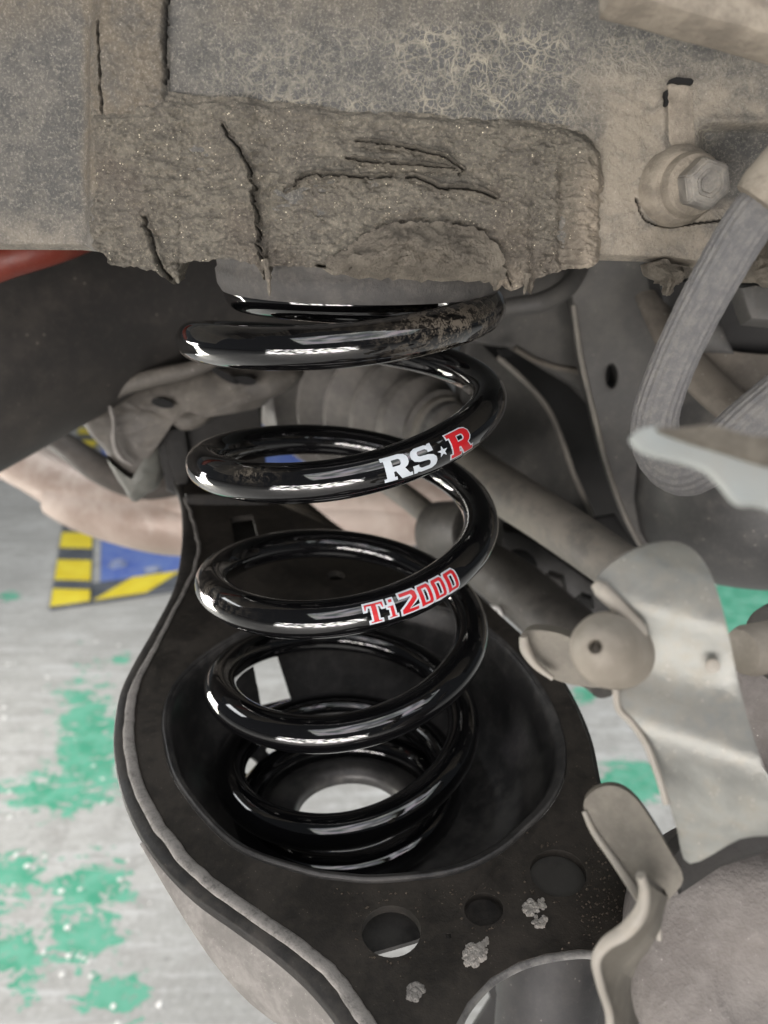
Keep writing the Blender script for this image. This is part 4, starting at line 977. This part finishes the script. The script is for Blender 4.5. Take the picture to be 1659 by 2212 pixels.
# lateral link below it
lk = root_at('lateral_link', tuple(PY(1200, 1420, .40)), 'dark grey lateral link with a fat bushing end below the drive shaft', 'suspension link')
p, r = ptube([(1010, 1200, .50), (1100, 1258, .46), (1210, 1352, .42), (1330, 1450, .38)], [.0165, .0180, .0185, .018]); tube('link_bar', p, r, M['link'], lk, 36)
bp_ = PY(990, 1152, .50); bax = Vector((.55, -.75, .25)).normalized()
lathe('bushing_eye', [(-.022, .021), (-.02, .0225), (.02, .0225), (.022, .021), (.022, .014), (.019, .0135), (.019, .006), (.026, .006), (.026, 0)], bp_, bax, M['link'], lk, 40)
p, r = ptube([(820, 1030, .58), (880, 1075, .56), (950, 1130, .53)], [.0088, .0088, .009])
o = tube('thin_rod', p, r, M['shaft'], None, 24); tag(o, 'thin grey rod running into the fat bushing behind the spring', 'rod')
p, r = ptube([(560, 1080, .60), (620, 1130, .58), (700, 1215, .55)], [.012, .012, .012])
o = tube('arm_brace_rod', p, r, M['shaft'], None, 24); tag(o, 'pale grey rod crossing behind the spring left half above the arm', 'rod')
p, r = ptube([(600, 1070, .57), (680, 1140, .55), (760, 1200, .54)], [.012, .012, .012])
o = tube('dark_rod', p, r, M['dark'], None, 20); tag(o, 'near black rod just right of the pale rod behind the spring', 'rod')

p, r = ptube([(1046, 1372, .44), (1040, 1335, .44), (1056, 1312, .44), (1078, 1318, .44), (1084, 1352, .44), (1072, 1390, .44)], [.0014, .0014, .0014, .0014, .0014, .0014])
o = tube('wire_loop', p, r, M['chip'], None, 10); tag(o, 'small pale wire loop just right of the spring below the lateral link', 'wire')
kb = root_at('knuckle_block', tuple(PY(1200, 1400, .56)), 'near black lumpy knuckle in the gap between drive shaft and lateral link', 'knuckle')
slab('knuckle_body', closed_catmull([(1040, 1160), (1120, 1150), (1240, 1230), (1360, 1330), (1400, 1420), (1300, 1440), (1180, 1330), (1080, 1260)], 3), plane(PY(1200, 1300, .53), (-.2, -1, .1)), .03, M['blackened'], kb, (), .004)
lathe('knuckle_nut', [(0, .010), (.010, .010), (.012, .008), (.012, 0)], PY(1195, 1262, .50), (-.3, -1, .2), M['link'], kb, 6)
lathe('knuckle_nut', [(0, .007), (.010, .007), (.012, .006), (.012, 0)], PY(1262, 1300, .48), (-.3, -1, .2), M['bodydark'], kb, 6)
lathe('knuckle_boss', [(0, .013), (.008, .012), (.012, .006), (.012, 0)], PY(1120, 1225, .51), (-.3, -1, .2), M['bodydark'], kb, 24)
# ------------------------------------------------------------------ right background: underbody bracket, housing
ub = root_at('underbody_bracket', tuple(PY(1300, 1100, .50)), 'grey upright underbody bracket with one oval hole behind the hose', 'bracket')
slab('upright', closed_catmull([(1236, 560), (1330, 540), (1440, 560), (1440, 700), (1420, 900), (1420, 1100), (1440, 1260), (1400, 1210), (1352, 1120), (1312, 1010), (1284, 900), (1258, 790), (1240, 680)], 3), plane(PY(1330, 800, .47), (-.12, -1, .05)), .03, M['body'], ub, [circ(1322, 812, 12, 25, 20)], .006)
slab('side_web', [(1030, 640), (1110, 600), (1240, 560), (1262, 760), (1290, 880), (1250, 838), (1180, 795), (1110, 752), (1060, 748), (1020, 740)], plane(PY(1160, 700, .50), (.35, -1, 0)), .015, M['body'], ub, (), .004)
slab('lower_web', closed_catmull([(1010, 740), (1075, 772), (1130, 822), (1180, 880), (1212, 950), (1240, 1030), (1285, 1130), (1180, 1120), (1080, 1060), (1000, 1000)], 4), plane(PY(1130, 940, .54), (.45, -1, .15)), .012, M['body'], ub, (), .006)
p, r = ptube([(1010, 690, .44), (1100, 664, .44), (1170, 652, .44), (1225, 620, .45), (1256, 570, .47), (1262, 530, .48)], [.0045, .005, .0055, .0055, .005, .005]); tube('rolled_edge', p, r, M['body'], ub, 18)
slab('dark_hole_back', [(1000, 700), (1420, 700), (1460, 1330), (1000, 1330)], plane(PY(1200, 1000, .66), (0, -1, 0)), .01, M['bodydark'], ub)  # dark backing sheet that paints the shade seen through the gaps
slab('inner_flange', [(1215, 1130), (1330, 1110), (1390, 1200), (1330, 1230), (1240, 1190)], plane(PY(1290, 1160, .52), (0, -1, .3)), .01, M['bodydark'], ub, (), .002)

dr = root_at('housing_drum', tuple(PY(1620, 1290, .47)), 'large dark grey rounded housing at the right edge below the hose', 'housing')
dc = PY(1660, 700, .50)
prof = [(-.10, .060), (-.06, .064), (-.02, .070), (.010, .078), (.020, .0835), (.028, .084), (.036, .080), (.046, .079), (.066, .082), (.09, .0835), (.115, .0815), (.135, .075), (.150, .064), (.160, .048), (.166, .026), (.168, 0)]
lathe('shell', prof, dc, Vector((-.05, -.25, -1)), M['drum'], dr, 72, 40)
p, r = ptube([(1400, 640, .43), (1470, 760, .40), (1540, 840, .385), (1620, 900, .38), (1760, 950, .39)], [.008, .011, .012, .011, .010]); tube('dust_ledge', p, r, M['tan'], dr, 20, flat=.55)
slab('upper_cover', closed_catmull([(1440, 720), (1500, 742), (1600, 760), (1760, 790), (1780, 960), (1640, 900), (1560, 850), (1480, 800)], 4), plane(PY(1580, 800, .405), (-.1, -1, .3)), .01, M['tan'], dr, (), .003)
slab('recess_shade', [(1420, 600), (1760, 620), (1760, 800), (1600, 765), (1480, 735), (1440, 700)], plane(PY(1580, 700, .42), (0, -1, 0)), .02, M['bodydark'], dr, (), .004)  # dark slab standing in for the shadow above the cover
lathe('spur', [(0, .011), (.018, .008), (.032, .0)], PY(1470, 690, .40), Vector((.8, -.2, -.5)), M['drum'], dr, 24)
o = slab('mount_block', [(1598, 618), (1632, 612), (1720, 620), (1720, 700), (1622, 690), (1610, 660)], plane(PY(1640, 650, .33), (-.2, -1, .2)), .02, M['body'], None, (), .003)
tag(o, 'small grey mounting block at the right edge below the rail', 'block')
bm = bmesh.new(); bmesh.ops.create_icosphere(bm, subdivisions=3, radius=.0036)
c = PY(1608, 893, .355)
for w in bm.verts: w.co = c + w.co * (1 + .25 * math.sin(w.co.x * 2300) * math.cos(w.co.z * 1900))
o = bm_obj('pebble', bm, M['grit'], None); tag(o, 'pale pebble lodged on the ledge of the dark housing', 'stone')

# ------------------------------------------------------------------ rubber brake hose
hs = root_at('rubber_hose', tuple(PY(1450, 1040, .21)), 'thick dusty grey rubber hose bending in a loop at the right', 'hose')
p, r = ptube([(1740, 350, .195), (1668, 424, .196), (1612, 490, .198), (1552, 590, .20), (1498, 690, .202), (1448, 800, .204), (1416, 900, .206), (1424, 970, .206), (1476, 1012, .200), (1540, 985, .196), (1612, 915, .195), (1690, 850, .197)],
             [.0064, .0061, .0059, .0058, .0057, .0057, .0060, .0066, .0072, .0066, .0060, .0060], 12)
tube('hose_body', p, r, M['hose'], hs, 156, ripple=lambda i, t: 1 + .030 * math.cos(20 * t) + .012 * (math.sin(i * .9) * math.sin(i * 2.3 + t)) + .05 * max(0, float(fbm(np.array(i * .33), np.array(t * 2.6), 3, 5)) - .62), ang=80)
h0, h1 = Vector(p[10]), Vector(p[16])
lathe('hose_collar', [(-.012, .0085), (-.004, .0088), (.002, .0086), (.0045, .0078), (.005, .006)], h0, (h1 - h0), M['pale_rail'], hs, 32)

# ------------------------------------------------------------------ foreground right: blurred brackets and casting
tab = slab('bracket_tab', closed_catmull([(1366, 945), (1384, 926), (1430, 922), (1490, 945), (1560, 965), (1660, 1000), (1800, 1040), (1800, 1150), (1660, 1092), (1600, 1086), (1566, 1050), (1530, 1014), (1470, 992), (1400, 975)], 3), plane(PY(1500, 1000, .105), (.1, -1, .8)), .0014, M['galv_tab'], None, bevel=.0005)
tag(tab, 'blurred pale metal tab edge in front of the hose loop', 'bracket')
t2 = slab('rust_crust', closed_catmull([(1420, 924), (1480, 922), (1540, 916), (1620, 938), (1700, 944), (1800, 974), (1800, 1034), (1660, 1004), (1570, 976), (1490, 952)], 3), plane(PY(1600, 960, .1065), (.1, -1, .8)), .0015, M['dustlump'], tab, bevel=.0005)

pf = plane(PY(1480, 1450, .135), (-.30, -1, .28))
fb = root_at('strap_bracket', tuple(PY(1560, 1700, .135)), 'blurred galvanised strap bracket with a notch around the round plug', 'bracket')
topv = PY(1430, 1170, .135).z
bz = [(1150, .020), (1170, .0125), (1200, .0065), (1250, .0022), (1330, .0), (1400, .0016), (1470, .0022), (1530, .0002), (1580, .0), (1660, .0034), (1750, .0075), (1860, .0125)]
bzv = [-PY(1480, v, .135).z for v, _ in bz]
bcm = catmull(np.array([(z, y, 0) for z, (v, y) in zip(bzv, bz)]), 10)
def bend(q):
    d = float(np.interp(-q.z - .18 * (q.x - .055), bcm[:, 0], bcm[:, 1])); return C0 + (q - C0) * (1 + d / q.y)
strap_o = [(1290, 1248), (1314, 1222), (1345, 1200), (1386, 1181), (1432, 1171), (1474, 1174), (1508, 1196), (1536, 1240), (1558, 1305), (1576, 1380), (1592, 1460), (1618, 1560), (1650, 1660), (1700, 1790), (1600, 1812), (1490, 1866), (1462, 1790), (1440, 1720), (1414, 1640), (1384, 1578), (1344, 1538), (1332, 1498), (1372, 1474), (1402, 1432), (1406, 1385), (1382, 1342), (1332, 1308), (1286, 1274)]
slab('strap_plate', closed_catmull(strap_o, 4), pf, .0030, M['galv'], fb, bevel=.0010, cuts=26, warp=bend)
nf = pf[1] if pf[1].dot(pf[0] - C0) < 0 else -pf[1]
def edge_tube(name, pts, rad, mat, parent, pl, lift_=.0, n=8):
    p = catmull(np.array([tuple(PP(u, v, pl) + (pl[1] if pl[1].dot(pl[0] - C0) < 0 else -pl[1]) * lift_) for u, v in pts]), n)
    return tube(name, p, rad, mat, parent, 16)
edge_tube('upper_claw', [(1284, 1258), (1310, 1282), (1345, 1318), (1378, 1352), (1394, 1372)], np.interp(np.linspace(0, 1, 33), [0, .15, .8, 1], [.0010, .0017, .0014, .0006]), M['galv_pale'], fb, pf, .0010)
edge_tube('notch_edge', [(1330, 1488), (1336, 1530), (1366, 1562), (1398, 1612), (1424, 1682), (1440, 1735)], .0007, M['galv_pale'], fb, pf, .0004)
lathe('rivet', [(0, .0014), (.0004, .0013), (.0006, .0008), (.0007, 0)], PP(1540, 1438, pf), nf, M['galv_pale'], fb, 20)
pg = root_at('cable_plug', tuple(PY(1310, 1480, .14)), 'round tan plug with a small centre hole held in the strap notch', 'plug')
pax = (PY(1256, 1394, .125) - PY(1345, 1412, .150)).normalized()
pc_ = PY(1338, 1408, .146)
lathe('plug_dome', [(-.006, .0078), (.004, .0079), (.010, .0076), (.0150, .0064), (.0185, .0045), (.020, .0024), (.0202, .0014), (.017, .0013), (.0168, 0)], pc_, pax, M['plug'], pg, 48, 30)
lathe('plug_collar', [(-.008, .0086), (-.003, .0088), (-.002, .0078)], pc_, pax, M['dark'], pg, 40)
cl = root_at('cable_clip', tuple(PY(1180, 1450, .16)), 'blurred olive clip finger left of the round plug', 'clip')
slab('clip_finger', closed_catmull([(1122, 1384), (1140, 1362), (1200, 1366), (1258, 1392), (1300, 1440), (1330, 1470), (1300, 1486), (1230, 1478), (1186, 1462), (1146, 1430)], 4), plane(PY(1200, 1420, .158), (-.4, -1, .2)), .006, M['clip'], cl, bevel=.002)
edge_tube('clip_tip', [(1132, 1374), (1138, 1404), (1160, 1436), (1196, 1464)], np.interp(np.linspace(0, 1, 25), [0, .3, 1], [.0010, .0013, .0006]), M['galv_pale'], cl, plane(PY(1200, 1420, .156), (-.4, -1, .2)), .0006)
bl = root_at('pale_bolt', tuple(PY(1640, 1450, .155)), 'blurred pale bolt with a dark collar at the right edge beside the strap', 'bolt')
ba = Vector((-.95, -.38, .02)); b0_ = PY(1682, 1392, .165)
lathe('collar', [(-.012, .0095), (-.002, .0100), (.001, .0092), (.002, .007)], b0_, ba, M['link'], bl, 36)
lathe('shank', [(0, .0060), (.0095, .0060), (.0115, .0052), (.0122, .003), (.0123, 0)], b0_, ba, M['plug'], bl, 32)
o = slab('hub_flange', closed_catmull([(1560, 1500), (1600, 1440), (1680, 1400), (1800, 1420), (1800, 1700), (1680, 1690), (1620, 1610)], 4), plane(PY(1640, 1540, .20), (-.3, -1, .3)), .012, M['boss'], None, bevel=.003)
tag(o, 'dusty brown grey hub flange behind the strap at the right edge', 'hub')

# lower tab, S-shaped strap edge, big casting boss
cb = root_at('hub_casting', tuple(PY(1560, 2230, .12)), 'large blurred pinkish grey round casting in the lower right corner', 'casting')
b1_ = PY(1640, 2120, .150); bx = Vector((-.30, -.80, .52)).normalized()
lathe('boss', [(-.05, .0335), (-.004, .0330), (.003, .0312), (.007, .0275), (.0085, .0235), (.0088, .012), (.0080, .0105), (.0070, .009), (.0068, 0)], b1_, bx, M['boss'], cb, 72, 50)
slab('gap_shade_plate', [(1450, 1850), (1500, 1800), (1800, 1690), (1800, 1800), (1560, 1880), (1470, 1940)], plane(PY(1580, 1850, .150), (-.2, -1, .4)), .01, M['blackened'], cb, bevel=.002)  # black slab standing in for the shaded gap above the casting
pt = plane(PY(1370, 1800, .142), (-.35, -1, .45))
lt = root_at('lower_clip', tuple(PY(1400, 1900, .14)), 'blurred olive grey clip tab with a rounded end above the casting', 'clip')
slab('tab_plate', closed_catmull([(1262, 1752), (1266, 1722), (1298, 1700), (1336, 1700), (1372, 1724), (1410, 1776), (1448, 1840), (1476, 1900), (1440, 1950), (1420, 1990), (1376, 1930), (1326, 1856), (1284, 1796)], 4), pt, .0042, M['clip'], lt, bevel=.0014)
edge_tube('tab_edge', [(1262, 1752), (1284, 1798), (1326, 1858), (1374, 1930), (1416, 1996), (1424, 2030)], np.interp(np.linspace(0, 1, 41), [0, .2, .8, 1], [.0006, .0008, .0010, .0006]), M['galv_pale'], lt, pt, .0002)
ss = root_at('bent_strap', tuple(PY(1300, 2240, .13)), 'blurred pale S-bent strap edge in front of the casting', 'strap')
px_ = [(1384, 1890), (1392, 1925), (1384, 1970), (1352, 2010), (1310, 2038), (1288, 2075), (1298, 2130), (1316, 2190), (1320, 2260), (1330, 2330)]
V = []; F = []
pths = catmull(np.array([tuple(PY(u, v, .122)) for u, v in px_]), 10)
pth2 = catmull(np.array([tuple(PY(u, v, .132)) for u, v in [(1440, 1930), (1430, 1965), (1422, 2000), (1400, 2040), (1372, 2080), (1360, 2130), (1372, 2190), (1392, 2240), (1396, 2290), (1400, 2350)]]), 10)
for a, b_ in zip(pths, pth2):
    for s, d in ((0, .0016), (.10, -.0006), (.4, -.0016), (1, -.001), (1, .0012), (.4, .001), (.1, .0022)):
        q = a + (b_ - a) * s; V.append(q + np.array([0, d, 0]))
for i in range(len(pths) - 1):
    for j in range(7): F.append((i * 7 + j, i * 7 + (j + 1) % 7, (i + 1) * 7 + (j + 1) % 7, (i + 1) * 7 + j))
mesh_obj('strap_face', V, F, M['clip'], ss, None, 50)
tube('strap_edge', pths, (.0009 + .0006 * np.exp(-((np.arange(len(pths)) - 28) / 16.0) ** 2)), M['galv_pale'], ss, 14)

# shock absorber body below the arm's cut-out
sa = root_at('shock_absorber', tuple(PY(1180, 2300, .22)), 'dark grey shock absorber body below the round cut-out of the arm', 'shock absorber')
c1 = PY(1190, 2050, .255); c2 = PY(1160, 2420, .235)
ax_ = (c2 - c1); L_ = ax_.length
lathe('tube_body', [(-.03, .0), (-.03, .0195), (0, .0205), (.004, .0215), (.02, .0215), (.022, .0208), (L_, .0208), (L_, 0)], c1, ax_, M['shock'], sa, 48)
o = slab('hanger_plate', [(1040, 2100), (1330, 2060), (1330, 2400), (1010, 2400), (1015, 2230), (1060, 2160)], plane(PY(1180, 2200, .31), (0, -1, .3)), .004, M['bodydark'], None, bevel=.001)
tag(o, 'near black plate behind the shock absorber below the arm cut-out', 'plate')

# worn pale edges and fasteners on the underbody bracket
pu = plane(PY(1330, 800, .47), (-.12, -1, .05)); pw = plane(PY(1130, 940, .54), (.45, -1, .15))
edge_tube('worn_edge', [(1238, 660), (1256, 780), (1283, 895), (1311, 1005), (1350, 1115), (1398, 1205)], .0016, M['shaft'], ub, pu, .001)
edge_tube('worn_edge', [(1075, 772), (1130, 822), (1180, 880), (1212, 950), (1240, 1030), (1283, 1126)], .0020, M['shaft'], ub, pw, .001)
pz = plane(PY(1160, 700, .50), (.35, -1, 0))
edge_tube('weld_seam', [(1110, 752), (1150, 776), (1195, 792), (1240, 800), (1272, 812)], .0018, M['tan'], ub, pz, .001)
slab('dark_slot', [(1078, 756), (1100, 752), (1108, 768), (1086, 774)], plane(PY(1090, 760, .47), (.3, -1, 0)), .003, M['slot'], ub)
